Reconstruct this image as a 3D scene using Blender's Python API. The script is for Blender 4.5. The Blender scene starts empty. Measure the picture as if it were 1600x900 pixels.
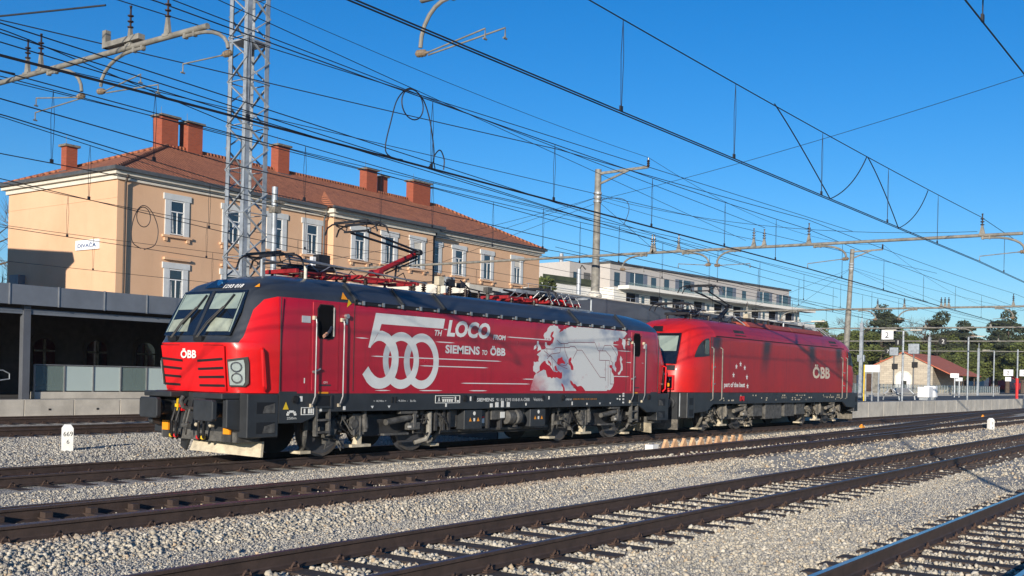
import bpy, bmesh, math, random
import numpy as np
from mathutils import Vector, Matrix
random.seed(7); RNG = np.random.default_rng(11)
S = bpy.context.scene
C = S.collection
R = math.radians
# ---------------------------------------------------------------- camera, sky, sun, exposure
cam = bpy.data.cameras.new('camera'); co = bpy.data.objects.new('camera', cam); C.objects.link(co); S.camera = co
TH, ROLL = 0.6259, 0.0236
F = Vector((math.cos(TH), math.sin(TH), 0)); RT = Vector((math.sin(TH), -math.cos(TH), 0)); UP = Vector((0, 0, 1))
rt = RT*math.cos(ROLL) + UP*math.sin(ROLL); up = UP*math.cos(ROLL) - RT*math.sin(ROLL)
co.matrix_world = Matrix(((rt.x, up.x, -F.x, -13.3067), (rt.y, up.y, -F.y, -17.9446), (rt.z, up.z, -F.z, 1.8948), (0, 0, 0, 1)))
cam.sensor_width = 36; cam.lens = 36*1663.6/1600; cam.shift_y = (585.77-450)/1600
cam.clip_start = 0.1; cam.clip_end = 6000
w = bpy.data.worlds.new('World'); S.world = w; w.use_nodes = True
wn = w.node_tree; bg = wn.nodes['Background']; sky = wn.nodes.new('ShaderNodeTexSky'); sky.sky_type = 'NISHITA'; sky.sun_disc = False
SUN_EL, SDX, SDY = R(12.5), 0.925, 0.380          # light travels towards (+X, +Y)
sky.sun_elevation = SUN_EL; sky.sun_rotation = math.atan2(-SDX, -SDY)
sky.air_density = 1.0; sky.dust_density = 0.15; sky.ozone_density = 4.5; sky.altitude = 400
hs = wn.nodes.new('ShaderNodeHueSaturation'); hs.inputs['Saturation'].default_value = 1.24; hs.inputs['Hue'].default_value = .505
wn.links.new(sky.outputs[0], hs.inputs['Color']); wn.links.new(hs.outputs[0], bg.inputs[0]); bg.inputs[1].default_value = 0.115
sl = bpy.data.lights.new('sun', 'SUN'); so = bpy.data.objects.new('sun', sl); C.objects.link(so)
sl.energy = 5.0; sl.angle = R(0.5); sl.color = (1.0, 0.90, 0.76)
so.rotation_mode = 'QUATERNION'
so.rotation_quaternion = Vector((SDX*math.cos(SUN_EL), SDY*math.cos(SUN_EL), -math.sin(SUN_EL))).to_track_quat('-Z', 'Y')
S.view_settings.view_transform = 'Standard'; S.view_settings.look = 'None'; S.view_settings.exposure = 0.38; S.view_settings.gamma = 1
# ---------------------------------------------------------------- materials
def mat(name, col, rough=0.6, metal=0.0, var=0.15, scale=3.0, bump=0.0, bscale=40.0, spec=0.5, col2=None, coat=0.0):
    m = bpy.data.materials.new(name); m.use_nodes = True; n = m.node_tree; b = n.nodes['Principled BSDF']
    b.inputs['Roughness'].default_value = rough; b.inputs['Metallic'].default_value = metal
    b.inputs['Specular IOR Level'].default_value = spec
    if coat: b.inputs['Coat Weight'].default_value = coat; b.inputs['Coat Roughness'].default_value = 0.08
    tc = n.nodes.new('ShaderNodeTexCoord')
    if var or col2:
        no = n.nodes.new('ShaderNodeTexNoise'); no.inputs['Scale'].default_value = scale; no.inputs['Detail'].default_value = 6; no.inputs['Roughness'].default_value = .65
        n.links.new(tc.outputs['Object'], no.inputs['Vector'])
        mx = n.nodes.new('ShaderNodeMix'); mx.data_type = 'RGBA'
        rp = n.nodes.new('ShaderNodeMapRange'); rp.inputs[1].default_value = .35; rp.inputs[2].default_value = .65
        n.links.new(no.outputs[0], rp.inputs[0]); n.links.new(rp.outputs[0], mx.inputs[0])
        a = [c*(1-var) for c in col]; c2 = col2 or [min(1, c*(1+var)) for c in col]
        mx.inputs[6].default_value = (*a, 1); mx.inputs[7].default_value = (*c2, 1)
        n.links.new(mx.outputs[2], b.inputs['Base Color'])
    else: b.inputs['Base Color'].default_value = (*col, 1)
    if bump:
        nb = n.nodes.new('ShaderNodeTexNoise'); nb.inputs['Scale'].default_value = bscale; nb.inputs['Detail'].default_value = 5
        n.links.new(tc.outputs['Object'], nb.inputs['Vector'])
        bp = n.nodes.new('ShaderNodeBump'); bp.inputs['Strength'].default_value = bump; bp.inputs['Distance'].default_value = .02
        n.links.new(nb.outputs[0], bp.inputs['Height']); n.links.new(bp.outputs[0], b.inputs['Normal'])
    return m
def NT(m): return m.node_tree, m.node_tree.nodes['Principled BSDF']
def math_node(n, op, a, b=None, c=None):
    k = n.nodes.new('ShaderNodeMath'); k.operation = op
    for i, v in enumerate((a, b, c)):
        if v is None: continue
        if isinstance(v, (int, float)): k.inputs[i].default_value = v
        else: n.links.new(v, k.inputs[i])
    return k.outputs[0]
def mixc(n, f, a, b):
    k = n.nodes.new('ShaderNodeMix'); k.data_type = 'RGBA'
    if isinstance(f, (int, float)): k.inputs[0].default_value = f
    else: n.links.new(f, k.inputs[0])
    for i, v in ((6, a), (7, b)):
        if isinstance(v, (tuple, list)): k.inputs[i].default_value = (*v[:3], 1)
        else: n.links.new(v, k.inputs[i])
    return k.outputs[2]
def noise(n, vec, scale, detail=5, rough=.6):
    k = n.nodes.new('ShaderNodeTexNoise'); k.inputs['Scale'].default_value = scale; k.inputs['Detail'].default_value = detail; k.inputs['Roughness'].default_value = rough
    n.links.new(vec, k.inputs['Vector']); return k.outputs[0]
def maprange(n, v, a, b, c=0., d=1.):
    k = n.nodes.new('ShaderNodeMapRange'); n.links.new(v, k.inputs[0])
    for i, x in enumerate((a, b, c, d)): k.inputs[i+1].default_value = x
    return k.outputs[0]
M = {}
M['dark'] = mat('dark_paint', (.028, .031, .035), .45, var=.2, scale=2)
M['roofgrey'] = mat('roof_grey_paint', (.035, .04, .05), .35, var=.2, scale=1.2, bump=.05, bscale=6)
M['black'] = mat('black_rubber', (.008, .008, .009), .6, var=.1)
M['under'] = mat('running_gear_grey', (.075, .073, .068), .7, var=.5, scale=6, bump=.3, bscale=30)
M['underdk'] = mat('running_gear_dark', (.030, .030, .031), .75, var=.3, scale=6)
M['dust'] = mat('dusty_steel', (.16, .145, .12), .8, var=.4, scale=9, bump=.3)
M['beige'] = mat('beige_plate', (.48, .42, .31), .7, var=.25, scale=5)
M['tyre'] = mat('wheel_tyre_steel', (.14, .12, .105), .5, .6, var=.2)
M['wheel'] = mat('wheel_web', (.05, .052, .06), .6, var=.2)
M['white'] = mat('white_marking', (.72, .72, .68), .5, var=.05)
M['logo'] = mat('foil_white', (.62, .64, .63), .4, var=.08, scale=1.5)
M['logoshade'] = mat('foil_grey', (.45, .48, .50), .4, var=.08, scale=1.5)
M['orange'] = mat('orange_mark', (.75, .28, .01), .5, var=.05)
M['yellow'] = mat('yellow_mark', (.75, .50, .02), .5, var=.05)
M['redmark'] = mat('red_mark', (.62, .01, .015), .45, var=.05)
M['steel'] = mat('bare_steel', (.42, .42, .42), .35, .7, var=.15)
M['rail_grey'] = mat('handrail_grey', (.20, .20, .21), .4, .3, var=.1)
M['galv'] = mat('galvanised_steel', (.30, .33, .36), .5, .3, var=.25, scale=4)
M['tubegrey'] = mat('weathered_tube', (.21, .20, .175), .7, .1, var=.3, scale=5, bump=.1)
M['wire'] = mat('wire_copper_dark', (.012, .013, .018), .6, var=.1)
M['insul'] = mat('insulator_brown', (.035, .02, .015), .3, var=.2)
M['insulgrey'] = mat('insulator_ribbed', (.20, .15, .10), .5, var=.3)
M['redframe'] = mat('red_frame_paint', (.26, .012, .015), .45, var=.25, scale=4)
M['panto'] = mat('pantograph_black', (.02, .02, .024), .5, .2, var=.2)
M['concrete'] = mat('concrete', (.50, .465, .40), .85, var=.16, scale=1.1, bump=.25, bscale=25)
M['asphalt'] = mat('platform_asphalt', (.07, .07, .07), .85, var=.2)
M['fascia'] = mat('fascia_sheet', (.17, .19, .22), .5, .2, var=.12, scale=.8)
M['fasciaband'] = mat('canopy_band_sheet', (.12, .13, .15), .5, .2, var=.15, scale=.6)
M['brown'] = mat('brown_post', (.055, .042, .034), .6, var=.2)
M['wallA'] = None
M['cream'] = mat('cornice_white', (.62, .58, .50), .7, var=.1)
M['surround'] = mat('window_surround', (.54, .56, .56), .7, var=.07)
M['winframe'] = mat('window_frame_white', (.75, .75, .73), .5, var=.05)
M['curtain'] = mat('curtain', (.45, .45, .43), .9, var=.3, scale=9)
M['gutter'] = mat('gutter_metal', (.10, .105, .11), .5, .3, var=.2)
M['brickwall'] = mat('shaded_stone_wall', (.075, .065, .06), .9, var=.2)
M['sleeper'] = mat('sleeper_wood', (.045, .032, .026), .85, var=.4, scale=8, bump=.5, bscale=30)
M['rust'] = mat('rail_rust', (.052, .034, .027), .7, var=.25, scale=6, bump=.2, bscale=50)
M['rustplate'] = mat('rusty_fastening', (.060, .034, .024), .8, var=.3, scale=10)
M['railtop'] = mat('rail_running_surface', (.30, .29, .28), .22, .85, var=.15, scale=3)
M['railtopdull'] = mat('rail_dull_surface', (.085, .065, .06), .4, .5, var=.2, scale=3)
M['milestone'] = mat('white_painted_stone', (.78, .78, .74), .7, var=.06)
M['aptgrey'] = mat('apartment_grey_render', (.46, .43, .40), .8, var=.04)
M['aptwhite'] = mat('apartment_white_render', (.74, .72, .66), .8, var=.04)
M['shutter'] = mat('blue_grey_shutter', (.13, .15, .19), .6, var=.1)
M['benchw'] = mat('bench_slats', (.30, .29, .27), .6, var=.2)
M['terracotta'] = mat('shed_roof_tiles', (.44, .12, .06), .8, var=.18, scale=1.5, bump=.3, bscale=12)
M['skin'] = mat('skin', (.50, .27, .19), .5, var=.05)
M['sleeve'] = mat('dark_sleeve', (.02, .025, .045), .8, var=.1)
M['signwhite'] = mat('sign_white', (.78, .79, .80), .4, var=.03)
M['signblue'] = mat('sign_blue', (.03, .08, .22), .4, var=.03)
M['txtblack'] = mat('text_black', (.02, .02, .02), .6, var=.0)
M['bark'] = mat('bark', (.09, .065, .05), .9, var=.3)
M['green1'] = mat('pine_foliage', (.05, .062, .03), .7, var=.35, scale=.6)
M['green2'] = mat('light_foliage', (.09, .11, .025), .7, var=.35, scale=.6)
M['twig'] = mat('bare_twigs', (.10, .075, .055), .9, var=.3, scale=.6)
M['hill'] = mat('wooded_hill', (.055, .065, .075), .95, var=.4, scale=.02)
M['void'] = mat('open_dark_interior', (.006, .006, .007), .9, var=0, spec=.1)
M['orangetarp'] = mat('orange_wood', (.58, .35, .19), .8, var=.35, scale=5)
M['redpost'] = mat('red_post', (.6, .02, .02), .5, var=.05)
def glass(name, tint=(.02, .03, .04), rough=.03):
    m = mat(name, tint, rough, var=0, spec=.8, coat=.6); return m
M['glass'] = glass('window_glass')
M['darkglass'] = glass('dark_glazing', (.008, .01, .014))
M['blind'] = mat('sun_blind', (.25, .31, .27), .35, var=.04, coat=.5)
M['dash'] = mat('cab_dashboard', (.27, .30, .24), .5, var=.25, coat=.4)
M['lamp'] = mat('headlight_housing', (.38, .44, .42), .15, .2, var=.1, coat=.8)
M['chrome'] = mat('reflector', (.75, .78, .78), .12, 1., var=.05)
mf = bpy.data.materials.new('frosted_glass'); mf.use_nodes = True; _n, _b = NT(mf)
_b.inputs['Base Color'].default_value = (.50, .60, .58, 1); _b.inputs['Roughness'].default_value = .35; _b.inputs['Alpha'].default_value = .82; M['frost'] = mf
mf = bpy.data.materials.new('clear_pane'); mf.use_nodes = True; _n, _b = NT(mf)
_b.inputs['Base Color'].default_value = (.30, .40, .38, 1); _b.inputs['Roughness'].default_value = .05; _b.inputs['Alpha'].default_value = .32; M['clear'] = mf
# plaster with sooty variation
m = mat('peach_plaster', (.66, .42, .26), .85, var=0, bump=.12, bscale=60); n, b = NT(m); tc = n.nodes.new('ShaderNodeTexCoord')
mp = n.nodes.new('ShaderNodeMapping'); mp.inputs['Scale'].default_value = (1.6, 1.6, .25); n.links.new(tc.outputs['Object'], mp.inputs[0])
c_ = mixc(n, maprange(n, noise(n, tc.outputs['Object'], .35, 5, .6), .35, .68), (.68, .435, .27), (.61, .375, .225))
c_ = mixc(n, maprange(n, noise(n, mp.outputs[0], 1.0, 6, .7), .56, .80, 0, .4), c_, (.44, .28, .18)); n.links.new(c_, b.inputs['Base Color'])
M['wallA'] = m
def tile_mat(name, c1, c2):
    m = mat(name, c1, .85, var=0); n, b = NT(m)
    tc = n.nodes.new('ShaderNodeTexCoord'); sp = n.nodes.new('ShaderNodeSeparateXYZ'); n.links.new(tc.outputs['Object'], sp.inputs[0])
    mp = n.nodes.new('ShaderNodeMapping'); mp.inputs['Scale'].default_value = (1, 1, 1); n.links.new(tc.outputs['Object'], mp.inputs[0])
    nz = noise(n, mp.outputs[0], 1.3, 6, .7); nf = noise(n, mp.outputs[0], 9, 3, .7)
    f = math_node(n, 'ADD', maprange(n, nz, .3, .7, 0, .5), maprange(n, nf, .35, .65, 0, .6))
    col = mixc(n, f, c1, c2)
    s = math_node(n, 'ADD', math_node(n, 'MULTIPLY', sp.outputs[0], 26.), 0.0)
    wx = math_node(n, 'SINE', s); wy = math_node(n, 'FRACT', math_node(n, 'MULTIPLY', sp.outputs[2], 5.2))
    h = math_node(n, 'ADD', wx, math_node(n, 'MULTIPLY', wy, 1.2))
    bp = n.nodes.new('ShaderNodeBump'); bp.inputs['Strength'].default_value = .9; bp.inputs['Distance'].default_value = .05
    n.links.new(h, bp.inputs['Height']); n.links.new(bp.outputs[0], b.inputs['Normal']); n.links.new(col, b.inputs['Base Color'])
    return m
M['tiles'] = tile_mat('clay_roof_tiles', (.12, .035, .02), (.46, .17, .08))
def brick_mat(name, c1, c2, mort, scale=1., bw=.25, bh=.075):
    m = mat(name, c1, .85, var=0); n, b = NT(m)
    tc = n.nodes.new('ShaderNodeTexCoord'); sp = n.nodes.new('ShaderNodeSeparateXYZ'); n.links.new(tc.outputs['Object'], sp.inputs[0])
    cb = n.nodes.new('ShaderNodeCombineXYZ'); n.links.new(math_node(n, 'ADD', sp.outputs[0], sp.outputs[1]), cb.inputs[0]); n.links.new(sp.outputs[2], cb.inputs[1])
    br = n.nodes.new('ShaderNodeTexBrick'); n.links.new(cb.outputs[0], br.inputs[0]); br.inputs['Scale'].default_value = scale
    br.inputs['Brick Width'].default_value = bw; br.inputs['Row Height'].default_value = bh; br.inputs['Mortar Size'].default_value = .012
    br.inputs['Color1'].default_value = (*c1, 1); br.inputs['Color2'].default_value = (*c2, 1); br.inputs['Mortar'].default_value = (*mort, 1)
    n.links.new(br.outputs[0], b.inputs['Base Color']); return m
M['chimney'] = brick_mat('chimney_brick', (.36, .075, .03), (.28, .055, .022), (.22, .09, .06))
M['stone'] = brick_mat('pale_stone_blocks', (.50, .44, .34), (.38, .33, .26), (.24, .2, .16), 1., .7, .3)
# ballast ground
def gravel_mat(name):
    m = mat(name, (.3, .3, .3), .9, var=0); n, b = NT(m); tc = n.nodes.new('ShaderNodeTexCoord')
    v = n.nodes.new('ShaderNodeTexVoronoi'); v.inputs['Scale'].default_value = 34; n.links.new(tc.outputs['Object'], v.inputs['Vector'])
    v2 = n.nodes.new('ShaderNodeTexVoronoi'); v2.inputs['Scale'].default_value = 60; n.links.new(tc.outputs['Object'], v2.inputs['Vector'])
    big = noise(n, tc.outputs['Object'], .35, 4, .6)
    sp = n.nodes.new('ShaderNodeSeparateColor'); n.links.new(v.outputs['Color'], sp.inputs[0])
    c = mixc(n, maprange(n, sp.outputs[0], 0, 1), (.26, .24, .20), (.58, .54, .46))
    c = mixc(n, math_node(n, 'MULTIPLY', maprange(n, big, .35, .65), .35), c, (.25, .26, .27))
    sy = n.nodes.new('ShaderNodeSeparateXYZ'); n.links.new(tc.outputs['Object'], sy.inputs[0]); rb = None
    for yc in (-6.05, 0., 12., 17.85):
        d = math_node(n, 'ABSOLUTE', math_node(n, 'SUBTRACT', math_node(n, 'ABSOLUTE', math_node(n, 'SUBTRACT', sy.outputs[1], yc)), .85))
        if yc < -1: d = math_node(n, 'SUBTRACT', math_node(n, 'ABSOLUTE', math_node(n, 'SUBTRACT', sy.outputs[1], yc)), .85); q = maprange(n, math_node(n, 'ADD', d, math_node(n, 'MULTIPLY', big, .5)), .25, .75, .75, 0); rb = q if rb is None else math_node(n, 'MAXIMUM', rb, q)
    c = mixc(n, rb, c, (.17, .10, .06))
    n.links.new(c, b.inputs['Base Color'])
    h = math_node(n, 'ADD', math_node(n, 'MULTIPLY', v.outputs['Distance'], -1.), math_node(n, 'MULTIPLY', v2.outputs['Distance'], -.4))
    bp = n.nodes.new('ShaderNodeBump'); bp.inputs['Strength'].default_value = 1.; bp.inputs['Distance'].default_value = .035
    n.links.new(h, bp.inputs['Height']); n.links.new(bp.outputs[0], b.inputs['Normal']); return m
M['gravel'] = gravel_mat('limestone_ballast')
m = mat('ballast_stone', (.4, .4, .4), .9, var=0); n, b = NT(m)
at = n.nodes.new('ShaderNodeAttribute'); at.attribute_name = 'tone'; n.links.new(at.outputs[0], b.inputs['Base Color']); M['stonebit'] = m
# ---------------------------------------------------------------- mesh builder
WL = {}
class MB:
    def __init__(s): s.v = []; s.f = []; s.m = []
    def add(s, vs, fs, mi=0):
        o = len(s.v); s.v += [tuple(p) for p in vs]; s.f += [tuple(i+o for i in q) for q in fs]; s.m += [mi]*len(fs); return s
    def box(s, x0, x1, y0, y1, z0, z1, mi=0):
        x0, x1 = sorted((x0, x1)); y0, y1 = sorted((y0, y1)); z0, z1 = sorted((z0, z1))
        return s.add([(x0,y0,z0),(x1,y0,z0),(x1,y1,z0),(x0,y1,z0),(x0,y0,z1),(x1,y0,z1),(x1,y1,z1),(x0,y1,z1)],
                     [(0,3,2,1),(4,5,6,7),(0,1,5,4),(1,2,6,5),(2,3,7,6),(3,0,4,7)], mi)
    def cyl(s, p0, p1, r, n=12, r1=None, mi=0):
        p0, p1 = Vector(p0), Vector(p1); d = (p1-p0).normalized(); r1 = r if r1 is None else r1
        a = d.orthogonal().normalized(); b2 = d.cross(a)
        vs = []
        for p, rr in ((p0, r), (p1, r1)):
            for i in range(n):
                t = 2*math.pi*i/n; vs.append(p + (a*math.cos(t)+b2*math.sin(t))*rr)
        fs = [(i, (i+1) % n, n+(i+1) % n, n+i) for i in range(n)] + [tuple(range(n-1, -1, -1)), tuple(range(n, 2*n))]
        return s.add(vs, fs, mi)
    def bar(s, p0, p1, wd, ht=None, mi=0):
        p0, p1 = Vector(p0), Vector(p1); d = (p1-p0).normalized(); ht = ht or wd
        u = Vector((0, 0, 1)) if abs(d.z) < .95 else Vector((1, 0, 0)); a = d.cross(u).normalized()*wd/2; b2 = a.cross(d).normalized()*ht/2
        vs = [p+i*a+j*b2 for p in (p0, p1) for i, j in ((-1,-1),(1,-1),(1,1),(-1,1))]
        return s.add(vs, [(0,1,2,3)[::-1],(4,5,6,7),(0,1,5,4),(1,2,6,5),(2,3,7,6),(3,0,4,7)], mi)
    def tube(s, pts, r, n=6, mi=0):
        pts = [Vector(p) for p in pts]; vs = []; k = len(pts); a = None
        for i, p in enumerate(pts):
            d = (pts[min(i+1, k-1)]-pts[max(i-1, 0)]).normalized()
            a = d.orthogonal().normalized() if a is None else (a-d*a.dot(d)).normalized()
            b2 = d.cross(a)
            for j in range(n):
                t = 2*math.pi*j/n; vs.append(p+(a*math.cos(t)+b2*math.sin(t))*(r if not isinstance(r, (list, tuple)) else r[i]))
        fs = [(i*n+j, i*n+(j+1) % n, (i+1)*n+(j+1) % n, (i+1)*n+j) for i in range(k-1) for j in range(n)]
        fs += [tuple(range(n-1, -1, -1)), tuple(range((k-1)*n, k*n))]
        return s.add(vs, fs, mi)
    def prism(s, pts, axis, a, b2, mi=0):
        n = len(pts)
        def P(p, t): return {'y': (p[0], t, p[1]), 'x': (t, p[0], p[1]), 'z': (p[0], p[1], t)}[axis]
        vs = [P(p, a) for p in pts]+[P(p, b2) for p in pts]
        fs = [tuple(range(n)), tuple(range(2*n-1, n-1, -1))]+[(i, (i+1) % n, n+(i+1) % n, n+i) for i in range(n)]
        return s.add(vs, fs, mi)
    def lathe(s, p0, axis, prof, n=12, mi=0):      # prof: (distance along axis, radius)
        p0 = Vector(p0); d = Vector(axis).normalized(); a = d.orthogonal().normalized(); b2 = d.cross(a); vs = []
        for t, r in prof:
            for j in range(n):
                q = 2*math.pi*j/n; vs.append(p0+d*t+(a*math.cos(q)+b2*math.sin(q))*r)
        k = len(prof); fs = [(i*n+j, i*n+(j+1) % n, (i+1)*n+(j+1) % n, (i+1)*n+j) for i in range(k-1) for j in range(n)]
        fs += [tuple(range(n-1, -1, -1)), tuple(range((k-1)*n, k*n))]
        return s.add(vs, fs, mi)
    def xf(s, fn): s.v = [tuple(fn(p)) for p in s.v]; return s
    def build(s, name, mats, parent=None, smooth=False, bevel=0, fix=True):
        if not isinstance(mats, (list, tuple)): mats = [mats]
        o0 = WL.get(parent, Vector((0, 0, 0))) if parent else Vector((0, 0, 0))
        me = bpy.data.meshes.new(name); me.from_pydata([(p[0]-o0[0], p[1]-o0[1], p[2]-o0[2]) for p in s.v], [], s.f)
        for mm in mats: me.materials.append(mm)
        me.polygons.foreach_set('material_index', s.m)
        if fix:
            bm = bmesh.new(); bm.from_mesh(me); bmesh.ops.recalc_face_normals(bm, faces=bm.faces)
            if smooth:
                for f in bm.faces: f.smooth = True
                for e in bm.edges:
                    if len(e.link_faces) == 2 and e.calc_face_angle(0) > R(38): e.smooth = False
            bm.to_mesh(me); bm.free()
        o = bpy.data.objects.new(name, me); C.objects.link(o)
        if parent: o.parent = parent; WL[o] = o0
        if bevel:
            bv = o.modifiers.new('bevel', 'BEVEL'); bv.width = bevel; bv.segments = 2; bv.limit_method = 'ANGLE'; bv.angle_limit = R(50)
        return o
def build_each(mb, name, mats, parent, gap=.06):
    """one part for every cluster of touching pieces"""
    isl = []; par = list(range(len(mb.v)))
    def fd(a):
        while par[a] != a: par[a] = par[par[a]]; a = par[a]
        return a
    for f in mb.f:
        for q in f[1:]: par[fd(q)] = fd(f[0])
    g = {}
    for i, f in enumerate(mb.f): g.setdefault(fd(f[0]), []).append(i)
    boxes = []
    for k, fs in g.items():
        pts = [mb.v[q] for i in fs for q in mb.f[i]]; boxes.append([[min(p[a] for p in pts)-gap/2 for a in range(3)], [max(p[a] for p in pts)+gap/2 for a in range(3)], fs])
    done = False
    while not done:
        done = True
        for i in range(len(boxes)):
            for j in range(i+1, len(boxes)):
                A, B = boxes[i], boxes[j]
                if all(A[0][k] <= B[1][k] and B[0][k] <= A[1][k] for k in range(3)):
                    A[0] = [min(a, c) for a, c in zip(A[0], B[0])]; A[1] = [max(a, c) for a, c in zip(A[1], B[1])]; A[2] = A[2]+B[2]; boxes.pop(j); done = False; break
            if not done: break
    for lo_, hi_, fs in boxes:
        m2 = MB(); mp = {}
        for i in fs:
            for q in mb.f[i]:
                if q not in mp: mp[q] = len(m2.v); m2.v.append(mb.v[q])
            m2.f.append(tuple(mp[q] for q in mb.f[i])); m2.m.append(mb.m[i])
        m2.build(name, mats, parent)
def props(o, label, cat, group=None, kind=None):
    if label: o['label'] = label
    if cat: o['category'] = cat
    if group: o['group'] = group
    if kind: o['kind'] = kind
    return o
def thing(name, label, cat, loc, group=None):
    o = bpy.data.objects.new(name, None); C.objects.link(o); o.location = loc; o.empty_display_size = .1
    WL[o] = Vector(loc); return props(o, label, cat, group)
def copytree(o, delta=None, label=None):
    c = o.copy(); C.objects.link(c)
    if delta is not None: c.location = o.location+Vector(delta)
    if label: c['label'] = label
    for ch in o.children:
        d = ch.copy(); C.objects.link(d); d.parent = c
        for g in ch.children:
            e = g.copy(); C.objects.link(e); e.parent = d
    return c
def text(s, name, parent, material, origin, width, height, face='-y', shear=0., fat=0., ext=.003, nofit=False):
    cu = bpy.data.curves.new('t', 'FONT'); cu.body = s; cu.size = 1; cu.shear = shear; cu.offset = fat; cu.resolution_u = 3
    t = bpy.data.objects.new('t', cu); C.objects.link(t); bpy.context.view_layer.update()
    me = bpy.data.meshes.new_from_object(t.evaluated_get(bpy.context.evaluated_depsgraph_get()))
    bpy.data.objects.remove(t); v = np.array([x.co[:] for x in me.vertices])
    x0, x1, y0, y1 = v[:, 0].min(), v[:, 0].max(), v[:, 1].min(), v[:, 1].max()
    ky = height/(y1-y0); kx = ky if width is None else width/(x1-x0)
    u = (v[:, 0]-x0)*kx; q = (v[:, 1]-y0)*ky; O = origin
    P = {'-y': lambda a, c: (O[0]+a, O[1], O[2]+c), '-x': lambda a, c: (O[0], O[1]-a, O[2]+c), '+y': lambda a, c: (O[0]-a, O[1], O[2]+c)}[face]
    mb = MB(); mb.v = [P(a, c) for a, c in zip(u, q)]; mb.f = [tuple(p.vertices) for p in me.polygons]; mb.m = [0]*len(mb.f)
    bpy.data.meshes.remove(me); return mb.build(name, material, parent, fix=False)
def poly(pts, y, mi=0, mb=None):
    """flat decal in the XZ plane at depth y, triangulated"""
    from mathutils.geometry import tessellate_polygon
    mb = mb or MB(); tr = tessellate_polygon([[Vector((a, c, 0)) for a, c in pts]])
    return mb.add([(a, y, c) for a, c in pts], [tuple(t) for t in tr], mi)
def ribbon(pts, y, wd, mb, mi=0):
    for (a, b2), (c, d) in zip(pts[:-1], pts[1:]):
        L = math.hypot(c-a, d-b2); nx, nz = -(d-b2)/L*wd/2, (c-a)/L*wd/2
        mb.add([(a+nx, y, b2+nz), (c+nx, y, d+nz), (c-nx, y, d-nz), (a-nx, y, b2-nz)], [(0, 1, 2, 3)], mi)
def ring(co_, ro, ri_c, ri, y, mb, a0=0, a1=360, mi=0, n=64):
    vs = []; fs = []
    for i in range(n+1):
        t = R(a0+(a1-a0)*i/n); vs += [(co_[0]+ro[0]*math.cos(t), y, co_[1]+ro[1]*math.sin(t)), (ri_c[0]+ri[0]*math.cos(t), y, ri_c[1]+ri[1]*math.sin(t))]
        if i < n: fs.append((2*i, 2*i+2, 2*i+3, 2*i+1))
    return mb.add(vs, fs, mi)
# ---------------------------------------------------------------- ground, ballast bed
TR = {'B': (-15.2, .10), 'A': (-10.72, .10), 'T2': (-6.05, .13), 'L': (0, 0), 'T3': (12.0, .0), 'T4': (17.85, .0)}
m_grass = mat('dry_grass', (.16, .15, .07), .95, var=.4, scale=.15)
g = MB(); g.add([(-4000, -4000, -.45), (4000, -4000, -.45), (4000, 4000, -.45), (-4000, 4000, -.45)], [(0, 1, 2, 3)])
props(g.build('ground', m_grass), None, None, kind='structure')
PROF = [(-40, -.3), (-17.2, -.2), (-16.7, -.12), (-13.7, -.12), (-13.2, -.13), (-12.4, -.12), (-12.05, -.115), (-9.4, -.115), (-9.0, -.16), (-7.95, -.17),
        (-7.4, -.05), (-4.7, -.05), (-3.9, -.13), (-2.2, -.19), (-1.5, -.19), (1.5, -.19), (2.2, -.2), (6, -.17), (9.8, -.21), (10.6, -.19), (13.4, -.19), (14.2, -.22), (16.5, -.19), (19.5, -.19), (19.9, -.3)]
PY = [p[0] for p in PROF]; PZ = [p[1] for p in PROF]
def gz(y): return np.interp(y, PY, PZ)
xs = [-600, -60, 0, 60, 200, 900]
g = MB(); vs = [(x, y, z) for x in xs for y, z in PROF]; k = len(PROF)
g.add(vs, [(i*k+j, (i+1)*k+j, (i+1)*k+j+1, i*k+j+1) for i in range(len(xs)-1) for j in range(k-1)])
props(g.build('ballast_bed', M['gravel']), None, None, kind='structure')
# ---------------------------------------------------------------- tracks
RP = [(-.075, -.172), (.075, -.172), (.075, -.160), (.02, -.145), (.009, -.13), (.009, -.045), (.036, -.032), (.036, -.006), (.030, 0), (-.030, 0), (-.036, -.006), (-.036, -.032), (-.009, -.045), (-.009, -.13), (-.02, -.145), (-.075, -.160)]
def sweep_rail(path, mtop, parent, name='rail'):
    mb = MB(); n = len(RP); vs = []
    for i, (x, y, z) in enumerate(path):
        a = path[max(0, i-1)]; c = path[min(len(path)-1, i+1)]; dx, dy = c[0]-a[0], c[1]-a[1]; L = math.hypot(dx, dy); nx, ny = -dy/L, dx/L
        vs += [(x+nx*p, y+ny*p, z+q) for p, q in RP]
    fs, ms = [], []
    for i in range(len(path)-1):
        for j in range(n):
            fs.append((i*n+j, i*n+(j+1) % n, (i+1)*n+(j+1) % n, (i+1)*n+j)); ms.append(1 if j == 8 else 0)
    fs += [tuple(range(n)), tuple(range((len(path)-1)*n, len(path)*n))]; ms += [0, 0]
    mb.v = vs; mb.f = fs; mb.m = ms
    return mb.build(name, [M['rust'], mtop], parent)
def clip_mesh():
    mb = MB()
    mb.box(-.075, .075, -.155, .155, -.008, .006)
    for s in (-1, 1):
        mb.box(-.05, .05, s*.085, s*.13, .006, .022)
        mb.tube([(-.045, s*.12, .02)]+[(-.045*math.cos(R(q)), s*(.12+.012*math.sin(R(2*q))), .03+.042*math.sin(R(q))) for q in range(0, 181, 30)]+[(.045, s*.12, .02)], .012, 5)
    return mb
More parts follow.
